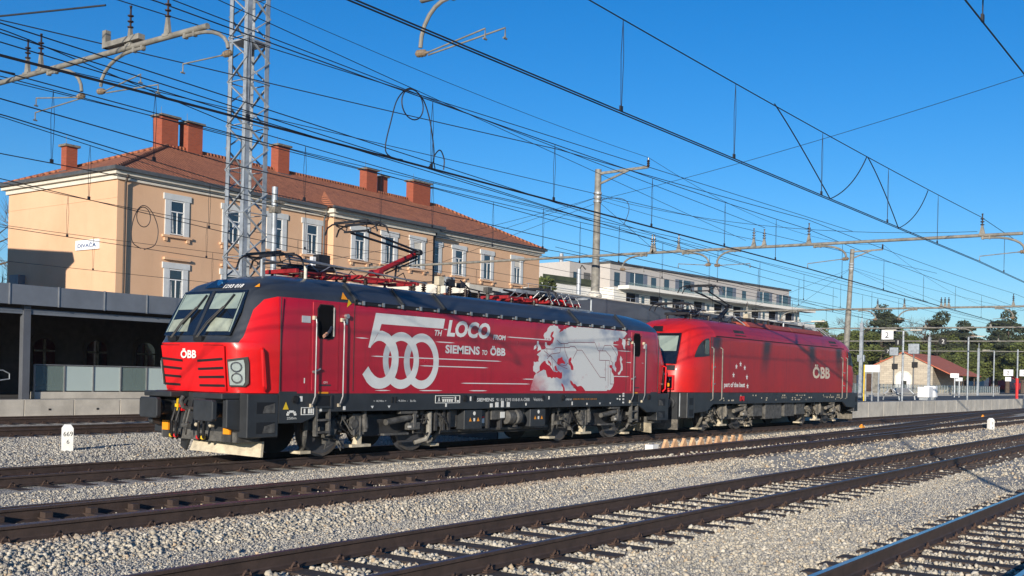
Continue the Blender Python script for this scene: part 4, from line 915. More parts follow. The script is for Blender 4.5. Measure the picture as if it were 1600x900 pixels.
poly(bowl, YD-.003, mb=g5); g5.build('numeral_five', M['logo'], loco)
g = MB(); ring((5.07, 2.165), (.62, .655), (5.065, 2.17), (.435, .45), YD-.0015, g); g.build('numeral_zero', M['logo'], loco)
g = MB(); ring((5.79, 2.165), (.63, .655), (5.79, 2.165), (.43, .455), YD, g); g.build('numeral_zero', M['logo'], loco)
for (c, rx) in (((5.07, 2.165), (.62, .435)), ((5.79, 2.165), (.63, .43))):      # shaded foil on the far arcs
    g = MB(); ring(c, (rx[0]-.002, .652), c, (rx[1]+.002, .455), YD-.0022 if c[0] < 5.5 else YD-.0007, g, 140, 215); g.build('numeral_shade', M['logoshade'], loco)
def TD(s, x, z, wd, h, shear=0., fat=.03): return text(s, 'slogan', loco, M['logo'], (x, YD, z), wd, h, '-y', shear, fat)
TD('TH', 6.24, 2.79, .28, .14, .25, .03); TD('LOCO', 6.70, 2.79, 1.74, .41, .2, .045); TD('FROM', 8.57, 2.79, .55, .13, .15, .045)
TD('SIEMENS', 6.66, 2.38, 1.36, .21, 0, .035); TD('TO', 8.12, 2.38, .22, .13, .2, .03); TD('ÖBB', 8.46, 2.38, .66, .25, 0, .04)
g = MB()
for x0, x1, z in ((3.55, 4.0, 2.63), (4.05, 8.98, 2.24), (5.7, 8.41, 2.06), (7.27, 10.3, 1.66), (6.26, 7.03, 2.645), (9.14, 15.0, 2.885), (9.9, 14.7, 1.79), (11.6, 15.7, 1.925), (14.9, 15.75, 2.71), (15.4, 16.6, 2.365), (4.2, 4.75, 1.475), (5.7, 6.6, 1.475), (7.6, 8.4, 1.475), (6.56, 6.75, 2.96)):
    g.add([(x0, YD+.001, z), (x0+.2, YD+.001, z-.012), (x1-.2, YD+.001, z-.012), (x1, YD+.001, z), (x1-.2, YD+.001, z+.012), (x0+.2, YD+.001, z+.012)], [(0, 1, 2, 3, 4, 5)])
g.build('speed_line', M['logo'], loco)
land = [(10.27,1.48),(10.35,1.65),(10.45,1.84),(10.55,1.94),(10.42,2.01),(10.4,2.13),(10.43,2.27),(10.67,2.27),(10.68,2.41),(10.57,2.46),(10.63,2.5),(10.74,2.55),(10.87,2.61),(11.0,2.67),(10.95,2.73),(10.96,2.82),(11.03,2.81),(11.06,2.74),(11.17,2.73),(11.28,2.82),(11.32,2.91),(10.94,2.9),(10.87,2.99),(11.04,3.13),(11.19,3.28),(11.39,3.32),(11.57,3.29),(11.69,3.21),(11.85,3.19),(12.03,3.26),(12.26,3.32),(12.64,3.32),(13.62,3.33),(14.65,3.32),(15.35,3.32),(15.47,3.25),(15.31,3.14),(15.12,3.07),(14.98,3.1),(14.93,3.01),(14.67,2.99),(14.62,2.87),(14.73,2.81),(14.89,2.74),(14.93,2.58),(14.85,2.39),(14.75,2.28),(14.86,2.17),(14.84,2.06),(14.73,2.11),(14.62,2.19),(14.52,2.19),(14.58,2.06),(14.72,1.92),(14.73,1.73),(14.65,1.6),(14.47,1.5),(14.31,1.48),(13.1,1.48),(12.95,1.59),(12.71,1.59),(12.59,1.64),(12.45,1.56),(12.33,1.72),(12.28,1.78),(12.35,1.65),(12.48,1.56),(12.62,1.48)]
blacksea = [(11.57,2.26),(11.61,2.38),(11.72,2.4),(11.83,2.44),(11.86,2.36),(11.98,2.29),(11.98,2.23),(11.75,2.24),(11.64,2.21)]
caspian = [(12.16,2.37),(12.3,2.44),(12.32,2.38),(12.28,2.31),(12.38,2.22),(12.43,2.07),(12.31,2.08),(12.26,2.2),(12.16,2.28)]
med = [(10.55,1.94),(10.72,2.03),(10.71,2.14),(10.82,2.24),(10.99,2.3),(11.1,2.2),(11.26,2.13),(11.44,2.01),(11.83,2.01),(11.84,1.84),(11.68,1.83),(11.41,1.86),(11.32,1.82),(11.12,1.85),(11.05,1.95),(11.02,2.04),(10.83,2.03),(10.66,1.97)]
adria = [(11.1,2.33),(11.19,2.3),(11.3,2.19),(11.26,2.16),(11.14,2.25)]
aegean = [(11.44,2.15),(11.53,2.19),(11.58,2.08),(11.67,2.02),(11.51,2.03)]
baltic = [(11.2,2.99),(11.26,3.1),(11.37,3.14),(11.35,3.07),(11.29,3.0),(11.4,2.95),(11.32,2.79),(11.19,2.73),(11.06,2.74),(11.11,2.8),(11.23,2.86),(11.27,2.93)]
whitesea = [(11.64,3.11),(11.71,3.21),(11.89,3.27),(12.16,3.33),(11.89,3.22),(11.76,3.15)]
redsea = [(11.82,1.7),(11.89,1.67),(12.01,1.48),(11.92,1.48)]
gulf = [(12.29,1.78),(12.37,1.75),(12.45,1.68),(12.59,1.65),(12.57,1.58),(12.47,1.56),(12.33,1.66)]
arab = [(12.61,1.59),(12.93,1.6),(13.05,1.48),(12.72,1.48)]
britain = [(10.56,2.83),(10.64,2.84),(10.66,2.75),(10.76,2.65),(10.8,2.58),(10.59,2.55),(10.61,2.67)]
ireland = [(10.43,2.69),(10.54,2.74),(10.54,2.64),(10.42,2.59)]
japan = [(15.09,2.56),(15.2,2.45),(15.28,2.51),(15.15,2.37),(15.24,2.23),(15.24,2.12),(14.98,1.97),(14.95,2.03),(15.11,2.12),(15.13,2.23),(15.07,2.39)]
kamch = [(15.17,3.08),(15.36,3.06),(15.38,2.76),(15.27,2.78),(15.15,2.94)]
seared = [(14.44,2.25),(14.57,2.27),(14.62,2.21),(14.55,2.16),(14.45,2.19)]
l1 = [(11.54,2.9),(11.73,2.81),(12.09,2.82),(12.16,2.86),(13.56,2.91),(13.77,2.67),(14.2,2.68),(14.5,2.51),(14.52,2.38),(14.62,2.34),(14.62,2.22)]
l2 = [(10.84,2.63),(11.42,2.64),(11.48,2.69),(12.19,2.71),(12.24,2.75),(12.48,2.75),(12.61,2.65),(12.86,2.66),(13.91,1.89),(14.22,1.88),(14.22,1.78)]
l3 = [(12.61,2.65),(12.39,2.4)]
l4 = [(11.91,2.82),(11.96,2.62),(12.11,2.4)]
l5 = [(10.91,2.58),(11.29,2.42),(11.61,2.22),(12.03,2.19),(12.12,2.27),(12.24,2.21)]
l6 = [(11.73,2.69),(11.71,2.55),(11.27,2.5),(11.07,2.36)]
l7 = [(13.84,2.67),(13.85,2.39),(14.43,2.4),(14.44,2.27)]
l8 = [(14.0,2.68),(14.12,2.84),(14.5,2.86),(14.87,2.58),(14.88,2.44)]
l9 = [(14.2,2.38),(14.22,1.78)]
l10 = [(14.36,2.27),(14.39,1.62)]
l11 = [(14.5,2.11),(14.51,1.69),(14.65,1.69)]
l12 = [(11.04,2.67),(11.07,2.44),(11.29,2.44),(11.35,2.15),(11.44,2.02)]
l13 = [(11.62,2.21),(12.12,2.1)]
def wob(pts, k=1):
    rr = random.Random(5); out = []
    for i, p in enumerate(pts):
        q = pts[(i+1) % len(pts)]; out.append(p); L = math.hypot(q[0]-p[0], q[1]-p[1])
        nn = int(L/.07)
        for j in range(1, min(nn, 8)):
            t = j/min(nn, 8); a = .03 if L < .6 else 0
            out.append((p[0]+(q[0]-p[0])*t+rr.uniform(-a, a), p[1]+(q[1]-p[1])*t+rr.uniform(-a, a)))
    return out
m = mat('map_foil', (.60, .62, .62), .4, var=0); n, b = NT(m); tc = n.nodes.new('ShaderNodeTexCoord'); mp = n.nodes.new('ShaderNodeMapping'); mp.inputs['Scale'].default_value = (.8, 1, 1.3); mp.inputs['Rotation'].default_value = (0, .6, 0); n.links.new(tc.outputs['Object'], mp.inputs[0])
n.links.new(mixc(n, maprange(n, noise(n, mp.outputs[0], 1.1, 3, .5), .50, .68), (.60, .61, .60), (.20, .25, .36)), b.inputs['Base Color']); M['map'] = m
sp = n.nodes.new('ShaderNodeSeparateXYZ'); n.links.new(tc.outputs['Object'], sp.inputs[0]); c_ = b.inputs['Base Color'].links[0].from_socket
fd_ = math_node(n, 'MULTIPLY', maprange(n, math_node(n, 'ADD', sp.outputs[0], noise(n, mp.outputs[0], 5, 4, .7)), 10.7, 11.7, 1, 0), maprange(n, sp.outputs[2], 1.7, 2.0, 1, 0))
st_ = maprange(n, noise(n, tc.outputs['Object'], 3.5, 6, .75), .60, .72, 0, .55)
n.links.new(mixc(n, math_node(n, 'MAXIMUM', fd_, st_), c_, (.43, .05, .08)), b.inputs['Base Color'])
g = MB(); poly(wob(land), YD, mb=g); g.build('map_land', M['map'], loco)
for s in (britain, ireland, japan, kamch): poly(wob(s), YD-.0005).build('map_island', M['logo'], loco)
M['sea'] = mat('sea_red_foil', (.43, .006, .020), .35, var=.05)
for s in (blacksea, caspian, med, adria, aegean, baltic, whitesea, redsea, gulf, arab, seared): poly(wob(s), YD-.0015).build('map_sea', M['sea'], loco)
g = MB()
for s in (l1, l2, l3, l4, l5, l6, l7, l8, l9, l10, l11, l12, l13): ribbon(s, YD-.0025, .016, g)
g.build('route_line', M.setdefault('route', mat('route_brown', (.18, .03, .05), .5, var=0)), loco)
# ---------------------------------------------------------------- bogies
def wheelset(mb, x, y, r=.625):
    pass
def bogie(parent, xc, r, name='bogie', dirty=False):
    u = M['under'] if not dirty else M['dust']
    fb = MB()
    for s in (-1, 1):
        fb.prism([(xc-2.25, .78), (xc-2.25, .62), (xc-1.9, .55), (xc-1.0, .60), (xc-.6, .42), (xc+.6, .42), (xc+1.0, .60), (xc+1.9, .55), (xc+2.25, .62), (xc+2.25, .78), (xc+.8, .92), (xc-.8, .92)], 'y', s*1.0, s*1.12)
    fb.box(xc-.3, xc+.3, -1, 1, .45, .8)
    bo = fb.build(name, M['underdk'] if not dirty else M['under'], parent, bevel=.015)
    for dx in (-1.5, 1.5):
        for s in (-1, 1):
            x = xc+dx
            wm = MB().lathe((x, s*.69, r), (0, s, 0), [(0, r+.028), (.03, r+.022), (.035, r), (.13, r), (.135, r-.07), (.11, r-.075), (.10, .3), (.13, .2), (.14, .1), (.15, .1)], 36)
            wm.build('wheel', M['wheel'], bo, smooth=True)
            if s < 0: MB().lathe((x, -.826, r), (0, -1, 0), [(0, r-.002), (.002, r-.002)], 36).lathe((x, -.829, r), (0, -1, 0), [(0, r-.07), (.002, r-.07)], 36, 1).build('tyre', [M['tyre'], M['wheel']], bo)
            MB().cyl((x, s*.85, r), (x, s*1.16, r), .17, 14).box(x-.16, x+.16, s*1.0, s*1.14, r-.2, r+.2).build('axle_box', u, bo, bevel=.015)
            mb = MB()
            for q in (-.32, .32):
                for kz in range(5): mb.lathe((x+q, s*1.05, r-.08+kz*.06), (0, 0, 1), [(0, .07), (.03, .085), (.045, .07)], 10)
            build_each(mb, 'coil_spring', u, bo, .02)
    s = -1
    if True:
        mb = MB()
        mb.cyl((xc-.62, -1.32, .55), (xc-.66, -1.32, 1.02), .055, 10).cyl((xc-.62, -1.32, .62), (xc-.65, -1.32, .86), .075, 10); mb.build('damper', u, bo)
        mb = MB(); mb.cyl((xc+.0, -1.36, .74), (xc+.85, -1.36, .84), .075, 12).cyl((xc+.7, -1.36, .82), (xc+1.1, -1.36, .87), .05, 10).box(xc+.75, xc+1.15, -1.42, -1.28, .55, .72); mb.build('yaw_damper', u, bo, bevel=.012)
        MB().box(xc+.42, xc+1.02, -1.44, -1.30, .93, 1.0).box(xc+.9, xc+1.0, -1.43, -1.31, .6, .98).box(xc-.1, xc+.75, -1.42, -1.3, .44, .49).build('damper_bracket', u, bo, bevel=.01)
        MB().box(xc+.70, xc+.83, -1.4225, -1.42, .60, .65).build('damper_label', M['cream'], bo)
        MB().box(xc-1.0, xc-.62, -1.30, -1.15, .48, .95).box(xc-.97, xc-.92, -1.32, -1.29, .46, .9).box(xc-.78, xc-.73, -1.32, -1.29, .46, .9).build('side_box', u, bo, bevel=.01)
        for q in (-1.5, 1.5):
            MB().lathe((xc+q+.55, -1.18, .72), (0, -1, 0), [(0, .13), (.08, .15), (.12, .15), (.14, .1)], 14).build('brake_cylinder', u, bo)
            mb = MB(); rr = random.Random(int(xc*10+q*3))
            for _ in range(7):
                a = xc+q+rr.uniform(-.7, .7); z = rr.uniform(.3, .95); mb.box(a-.06, a+.06, -1.28, -1.16, z-.05, z+.05)
                mb.tube([(a, -1.25, z), (a+rr.uniform(-.2, .2), -1.34, z-.15), (a+rr.uniform(-.3, .3), -1.28, z-.1+rr.uniform(-.15, .2))], .014, 5)
            build_each(mb, 'pipe_fitting', u, bo, .02)
            mb = MB(); mb.tube([(xc+q+.35*(1 if q > 0 else -1)+.25, -1.25, 1.0), (xc+q+.3*(1 if q > 0 else -1)+.3, -1.32, .75), (xc+q+.5, -1.3, .42), (xc+q+.75, -1.28, .62)], .018, 6)
            mb.tube([(xc+q-.1, -1.3, .9), (xc+q-.3, -1.36, .55), (xc+q-.1, -1.36, .42), (xc+q+.2, -1.3, .5)], .016, 6); mb.build('cable_loop', M['black'], bo)
            sgn = 1 if q > 0 else -1
            MB().tube([(xc+q+sgn*.72, -1.12, .95), (xc+q+sgn*.74, -1.12, .5), (xc+q+sgn*.66, -1.0, .3), (xc+q+sgn*.58, -.82, .14)], .055, 8).build('sand_pipe', u, bo)
            MB().box(xc+q+sgn*.5, xc+q+sgn*.8, -1.05, -.72, .10, .16).build('sand_nozzle', M['beige'], bo)
        MB().box(xc-.95, xc-.35, -1.25, -1.0, .20, .26).box(xc-.75, xc-.6, -1.2, -1.05, .26, .5).build('lower_bracket', M['beige'], bo)
    return bo
for xc in (4.74, 14.24): bogie(loco, xc, .625)
# underframe equipment
def ubox(x0, x1, z0, z1, y0=-1.42, m_='dark'): return MB().box(x0, x1, y0, -.3, z0, z1).build('equipment_box', M[m_], loco, bevel=.015)
ubox(7.57, 8.30, .50, 1.0); ubox(10.45, 11.18, .50, .98); ubox(7.15, 7.55, .55, .98, -1.2, 'under'); ubox(8.35, 8.6, .55, .98, -1.3, 'under'); ubox(8.75, 9.3, .72, 1.0, -1.38, 'under'); ubox(9.95, 10.42, .6, .98, -1.25, 'under')
MB().box(7.0, 11.8, -1.1, 1.1, .42, .5).build('transformer_tray', M['under'], loco, bevel=.02); MB().box(6.9, 12.0, -1.0, 1.0, .35, 1.1).build('transformer', M['underdk'], loco)
MB().lathe((9.4, -1.3, .78), (1, 0, 0), [(0, .1), (.05, .19), (.3, .2), (.33, .14), (.4, .22), (.55, .22), (.6, .1)], 16).build('air_tank', M['under'], loco, smooth=True)
mb = MB()
for x in (6.55, 6.85, 7.05, 8.65, 9.2, 9.9): mb.box(x-.04, x+.04, -1.36, -1.25, .5, 1.0)
for i in range(5): mb.tube([(6.5+i*.05, -1.3, .95), (6.65+i*.06, -1.4, .88-i*.05), (6.9+i*.03, -1.36, .8-i*.06), (7.0, -1.2, .6)], .018, 6)
build_each(mb, 'hose_bundle', M['underdk'], loco)
MB().cyl((6.35, -1.3, .45), (6.35, -1.3, .97), .07, 10).tube([(6.35, -1.3, .47), (6.3, -1.25, .3), (6.05, -1.1, .22)], .06, 8).build('drain_pipe', M['tubegrey'], loco)
for xb in (7.75, 10.62):
    MB().add([(xb, -1.424, .70), (xb+.11, -1.424, .70), (xb+.055, -1.424, .80)], [(0, 1, 2)]).add([(xb+.32, -1.424, .70), (xb+.43, -1.424, .70), (xb+.375, -1.424, .80)], [(0, 1, 2)]).build('warning_triangle', M['orange'], loco)
    MB().box(xb+.19, xb+.25, -1.425, -1.4205, .70, .78).lathe((xb+.22, -1.42, .9), (0, -1, 0), [(0, .05), (.004, .05)], 12).build('box_marking', M['white'], loco)
MB().box(9.12, 9.32, -1.386, -1.381, .76, .92).box(8.42, 8.54, -1.306, -1.301, .64, .76).build('box_marking', M['white'], loco); MB().box(8.42, 8.54, -1.307, -1.301, .77, .81).box(10.1, 10.22, -1.256, -1.251, .72, .86).build('red_plate', M['redmark'], loco)
# ---------------------------------------------------------------- roof equipment
def insulator(parent, x, y, z, h=.38, r=.075, n=6, m_='insul', name='insulator'):
    prof = [(0, r*.5)]
    for i in range(n): a = h*i/n; prof += [(a+.004, r*.5), (a+h/n*.45, r), (a+h/n*.55, r), (a+h/n*.95, r*.5)]
    prof += [(h, r*.45), (h+.04, r*.45)]
    return MB().lathe((x, y, z), (0, 0, 1), prof, 10).build(name, M[m_], parent)
def panto(root, P, raised, kx, z0, base='redframe', arm1='redframe', head=(5.05, 5.38), knee=(7.25, 4.95), piv=(5.75, 4.30), x0=None, x1=None, zh=5.38):
    """half pantograph; kx = +1 knee towards +X"""
    pt = MB()
    bx0, bx1 = x0, x1
    for s in (-1, 1): pt.bar((bx0, s*.45, z0), (bx1, s*.45, z0), .05, .05)
    for x in (bx0, (bx0+bx1)/2, bx1): pt.bar((x, -.5, z0), (x, .5, z0), .09, .09)
    pb = pt.build('pantograph', M[base], root, bevel=.008)
    for x in (bx0+.15, bx1-.15):
        for s in (-1, 1): insulator(root, x, s*.48, z0-.28, .22)
    if raised:
        MB().cyl((piv[0], -.18, piv[1]), (piv[0], .18, piv[1]), .09, 10).tube([(piv[0], 0, piv[1]), (knee[0], 0, knee[1])], [.075, .05], 10).build('lower_arm', M[arm1], pb)
        mb = MB()
        for s in (-1, 1): mb.tube([(knee[0]+.1*kx, s*.09, knee[1]+.0), (head[0]+.1*kx, s*.28, head[1]-.16)], .028, 6)
        mb.bar((knee[0]-.1, -.12, knee[1]), (knee[0]+.1, .12, knee[1]), .1); mb.cyl((knee[0], -.14, knee[1]), (knee[0], .14, knee[1]), .07, 10)
        mb.build('upper_arm', M['panto'], pb)
        MB().tube([(piv[0]+.35*kx, .0, piv[1]+.02), (knee[0]+.15*kx, .1, knee[1]-.15)], .022, 6).tube([(piv[0]+.75*kx, .05, piv[1]-.1), (piv[0]+.85*kx, .1, piv[1]+.28), (knee[0]+.12*kx, .1, knee[1]-.08)], .03, 6).tube([(knee[0]-.05, 0, knee[1]-.05), (head[0]+.35*kx, .12, head[1]-.22)], .014, 5).build('control_rod', M['panto'], pb)
        zc = head[1]; xh = head[0]
    else:
        mb = MB()
        for s in (-1, 1): mb.tube([(bx0 if kx > 0 else bx1, s*.16, z0+.14), (bx1 if kx > 0 else bx0, s*.3, z0+.20)], .03, 6)
        mb.tube([(bx0, 0, z0+.08), (bx1, 0, z0+.16)], .05, 8); mb.build('folded_arm', M['panto'], pb)
        xh = (bx1 if kx < 0 else bx0)+(-.35 if kx > 0 else .35); zc = z0+.30
    mb = MB()
    for dx in (-.19, .19):
        pts = [(xh+dx, -.86, zc-.22), (xh+dx, -.78, zc-.05), (xh+dx, -.62, zc+.02), (xh+dx, 0, zc+.05), (xh+dx, .62, zc+.02), (xh+dx, .78, zc-.05), (xh+dx, .86, zc-.22)]
        mb.tube(pts, .022, 6); mb.box(xh+dx-.025, xh+dx+.025, -.55, .55, zc+.02, zc+.075)
    for s in (-1, 1): mb.bar((xh-.19, s*.5, zc), (xh+.19, s*.5, zc), .03); mb.tube([(xh-.19, s*.5, zc-.01), (xh, s*.35, zc-.14), (xh+.19, s*.5, zc-.01)], .015, 5)
    mb.bar((xh, -.4, zc-.15), (xh, .4, zc-.15), .045); mb.build('collector_head', M['panto'], pb)
    mb = MB()
    for s in (-1, 1): mb.tube([(bx0+.3, s*.3, z0+.03), (bx0+.5, s*.34, z0+.2), (bx0+.8, s*.3, z0+.05)], .014, 5); mb.tube([(bx1-.2, s*.3, z0+.03), (bx1-.4, s*.36, z0+.24), (bx1-.75, s*.3, z0+.04)], .014, 5)
    mb.build('shunt_cable', M['steel'] if not raised else M['panto'], pb)
    return pb
panto(loco, None, False, 1, 4.06, x0=2.75, x1=4.35)
panto(loco, None, True, 1, 4.10, x0=4.75, x1=6.75)
panto(loco, None, False, -1, 4.06, x0=10.6, x1=12.0)
panto(loco, None, False, 1, 4.06, x0=12.6, x1=14.3)
mb = MB(); mb.tube([(2.2, -.75, 4.25), (4.6, -.75, 4.20), (6.8, -.75, 4.1)], .02, 6).tube([(2.3, -.6, 4.33), (4.3, -.62, 4.22)], .02, 6).tube([(2.2, .7, 4.38), (5.2, .7, 4.28), (6.6, .7, 4.2)], .02, 6); mb.build('roof_conductor', M['steel'], loco)
MB().cyl((2.75, -.75, 3.85), (2.75, -.75, 4.15), .035, 10).build('support_post', M['cream'], loco); MB().cyl((2.35, .2, 3.9), (2.35, .2, 4.3), .035, 10).build('support_post', M['galv'], loco)
MB().box(4.09, 4.19, .45, .55, 4.25, 4.55).build('white_panel', M['signwhite'], loco); MB().box(4.24, 4.6, .4, .6, 4.22, 4.62).build('dark_panel', M['panto'], loco)
for x, y in ((7.2, -.3), (7.5, .4), (8.0, -.5), (8.25, .1), (8.9, -.3), (9.1, .4), (9.3, -.1), (10.0, .1)): insulator(loco, x, y, 3.80, .34, .07)
MB().cyl((8.35, -.15, 3.78), (8.35, -.15, 4.0), .12, 14).build('arrester_base', M['chimney'], loco); MB().cyl((8.35, -.15, 4.0), (8.35, -.15, 4.42), .07, 12).box(8.2, 8.5, -.25, -.05, 4.2, 4.42).build('vacuum_breaker', M['galv'], loco)
MB().cyl((7.42, -.62, 3.79), (7.42, -.62, 4.12), .04, 8).box(7.32, 7.52, -.7, -.54, 4.12, 4.34).build('antenna', M['beige'], loco); MB().cyl((9.75, -.4, 3.79), (9.75, -.4, 4.1), .05, 8).box(9.65, 9.85, -.48, -.32, 4.1, 4.26).build('antenna', M['under'], loco)
mb = MB(); mb.tube([(7.0, 0, 4.2), (7.5, .3, 4.22), (8.0, -.3, 4.28), (8.6, 0, 4.2), (9.3, .1, 4.24), (10.2, 0, 4.16)], .018, 6).tube([(8.0, -.5, 4.18), (8.1, -.5, 4.36), (8.4, -.2, 4.4)], .02, 6).tube([(8.9, -.3, 4.18), (9.05, 0, 4.4), (9.3, -.1, 4.2)], .02, 6).box(7.9, 8.15, -.55, -.45, 4.15, 4.32).box(9.0, 9.15, -.1, .1, 4.2, 4.34); mb.build('busbar', M['panto'], loco)
mb = MB()
for i, x in enumerate((12.0, 12.35, 12.7, 13.1, 13.5)): mb.tube([(x, -.3, 4.10), (x+.15, -.5, 4.36), (x+.38, -.62, 4.28), (x+.5, -.7, 3.98)], .018, 6)
mb.build('flexible_lead', M['steel'], loco)
MB().box(11.6, 14.6, -.78, -.70, 3.86, 3.92).box(11.6, 14.6, -.76, -.72, 4.28, 4.31).box(14.5, 14.6, -.76, .7, 4.25, 4.31).cyl((14.55, -.74, 3.85), (14.55, -.74, 4.28), .03, 8).box(11.2, 13.2, -.3, .3, 4.24, 4.34).build('roof_rail_frame', M['galv'], loco)
MB().tube([(11.8, -.4, 4.14), (12.6, .2, 4.17), (13.6, -.4, 4.15), (14.4, .3, 4.16)], .04, 8).build('red_hose', M['redmark'], loco)
MB().box(17.9, 17.95, -1.48, -1.44, 1.7, 1.72).build('end_bolt', M['steel'], loco)
# ---------------------------------------------------------------- second locomotive (older, all red)
def streaks():
    m = mat('red_dirty_livery', (.55, .012, .016), .42, var=0, coat=.1); n, b = NT(m); tc = n.nodes.new('ShaderNodeTexCoord'); sp = n.nodes.new('ShaderNodeSeparateXYZ'); n.links.new(tc.outputs['Object'], sp.inputs[0])
    nz = noise(n, tc.outputs['Object'], .8, 6, .7); mp = n.nodes.new('ShaderNodeMapping'); mp.inputs['Scale'].default_value = (6, 1, .6); n.links.new(tc.outputs['Object'], mp.inputs[0]); st = noise(n, mp.outputs[0], 1., 5, .7)
    side = math_node(n, 'MULTIPLY', math_node(n, 'GREATER_THAN', sp.outputs[0], 2.9), math_node(n, 'LESS_THAN', sp.outputs[0], 16.4))
    c = mixc(n, side, (.55, .012, .010), (.38, .012, .012)); c = mixc(n, maprange(n, nz, .35, .7, 0, .5), c, (.20, .010, .014)); c = mixc(n, math_node(n, 'MULTIPLY', side, maprange(n, st, .5, .7, 0, .6)), c, (.20, .014, .018))
    f = None
    for xs_ in (3.0, 7.6, 12.5, 15.9):          # soot runs below the roof joints
        d = math_node(n, 'ABSOLUTE', math_node(n, 'SUBTRACT', sp.outputs[0], math_node(n, 'ADD', xs_, math_node(n, 'MULTIPLY', math_node(n, 'SUBTRACT', 3.4, sp.outputs[2]), -.22 if xs_ in (3.0, 7.6) else .12))))
        a = math_node(n, 'MULTIPLY', maprange(n, math_node(n, 'ADD', d, math_node(n, 'MULTIPLY', nz, .25)),   .28, .72, 1, 0), maprange(n, sp.outputs[2], 1.9 if xs_ > 3 else 2.4, 3.1, 0, 1))
        a = math_node(n, 'MULTIPLY', a, math_node(n, 'LESS_THAN', sp.outputs[2], 3.42)); f = a if f is None else math_node(n, 'MAXIMUM', f, a)
    c = mixc(n, math_node(n, 'MULTIPLY', f, .95), c, (.022, .014, .016)); n.links.new(c, b.inputs['Base Color']); return m
M['liv2'] = streaks()
TL = [(1.44, [(.62, 0), (.66, .9), (1.05, 1.32), (1.7, 1.497), (3.3, 1.497)]),
      (1.9, [(.62, 0), (.66, .95), (1.05, 1.36), (1.7, 1.5), (3.3, 1.5)]),
      (2.35, [(.68, 0), (.72, .98), (1.08, 1.38), (1.72, 1.5), (3.3, 1.5)]),
      (2.6, [(.80, 0), (.84, .98), (1.16, 1.36), (1.75, 1.5), (3.3, 1.5)]),
      (3.0, [(.98, 0), (1.02, .96), (1.3, 1.32), (1.85, 1.49), (3.3, 1.5)]),
      (3.45, [(1.22, 0), (1.26, .92), (1.5, 1.24), (2.0, 1.43), (3.3, 1.5)]),
      (3.62, [(1.34, 0), (1.38, .88), (1.62, 1.16), (2.1, 1.34), (3.3, 1.44)]),
      (3.80, [(1.55, 0), (1.6, .76), (1.8, .98), (2.2, 1.16), (3.3, 1.28)]),
      (3.98, [(1.95, 0), (2.0, .6), (2.15, .76), (2.5, .9), (3.3, 1.05)]),
      (4.08, [(2.45, 0), (2.5, .35), (2.6, .48), (2.8, .6), (3.3, .7)]),
      (4.12, [(2.9, 0), (2.92, .02), (2.95, .03), (3.0, .03), (3.3, .04)])]
LO = 18.98; LL = 19.58
loco2 = thing('electric_locomotive', 'older soot-streaked red electric locomotive coupled behind the first', 'locomotive', (LO, 0, 0), GRP)
mb = loft_body(TL, LL, LO); mb.xf(lambda p: (p[0], p[1], min(p[2], 3.86 if abs(p[1]) < .9 else p[2]) if LO+3.4 < p[0] < LO+16.2 else p[2]))
mb.build('body', M['liv2'], loco2, smooth=True)
for s in (-1, 1): MB().prism([(LO+1.3, 1.43), (LO+1.3, .72), (LO+2.3, .78), (LO+2.8, 1.02), (LO+16.7, 1.02), (LO+17.2, .78), (LO+18.3, .72), (LO+18.3, 1.43)], 'y', s*1.42, s*1.493).build('side_sill', M['dark'], loco2)
MB().box(LO+1.3, LO+18.3, -1.4, 1.4, 1.05, 1.42).build('underbody', M['underdk'], loco2)
MB().box(LO+2.9, LO+16.6, -1.515, -1.495, 3.44, 3.47).build('roof_joint', M['black'], loco2)
for x in (LO+2.5, LO+17.05): MB().box(x-.01, x+.01, -1.506, -1.49, 1.46, 3.4).build('panel_joint', M['underdk'], loco2)
for x in (LO+2.56, LO+3.3, LO+16.3, LO+16.95): MB().tube([(x, -1.5, 3.05), (x, -1.58, 3.0), (x, -1.58, 1.2), (x, -1.5, 1.15)], .022, 8).build('handrail', M['tubegrey'], loco2)
for x in (LO+2.75, LO+16.7):
    for z in (1.75, 2.35):
        r_ = MB().lathe((x, -1.497, z), (0, -1, 0), [(0, .16), (.012, .16), (.014, .13)], 16).build('grip_recess', M['redmark'], loco2); MB().tube([(x-.1, -1.52, z+.02), (x, -1.55, z-.02), (x+.1, -1.52, z+.02)], .015, 5).build('grip', M['galv'], r_)
# arched side window
cu = [(LO+2.36, 2.74), (LO+2.36, 3.36), (LO+2.1, 3.33), (LO+1.85, 3.22), (LO+1.62, 3.04), (LO+1.45, 2.82), (LO+1.38, 2.66)]
def sw(T):
    def skin(x, z):
        for (z0, a), (z1, c) in zip(TL[:-1], TL[1:]):
            if z0 <= z <= z1:
                f = lambda P: float(np.interp(x-LO, [p[0] for p in P], [p[1] for p in P])); k = (z-z0)/(z1-z0); return -(f(a)*(1-k)+f(c)*k)-.006
        return -1.506
    mbw = MB(); n = len(cu); NX, NZ = 12, 6; ax_, az_ = [1.38, 1.45, 1.62, 1.85, 2.1, 2.36], [2.70, 2.82, 3.04, 3.22, 3.33, 3.36]; gr_ = []
    for i in range(NX+1):
        x = LO+1.38+.98*i/NX; zb = 2.66+.08*i/NX; zt = float(np.interp(x-LO, ax_, az_))
        for j in range(NZ+1): z = zb+(zt-zb)*j/NZ; gr_.append(T((x, skin(x, z)-.012, z)))
    mbw.add(gr_, [(i*(NZ+1)+j, (i+1)*(NZ+1)+j, (i+1)*(NZ+1)+j+1, i*(NZ+1)+j+1) for i in range(NX) for j in range(NZ)])
    w_ = mbw.build('side_window', M['dark'], loco2); a = T((LO+1.98, -1.515, 2.78)); c = T((LO+2.30, -1.515, 3.29))
    MB().box(a[0], c[0], -1.525, -1.513, 2.78, 3.28).build('pane', M['darkglass'], w_)
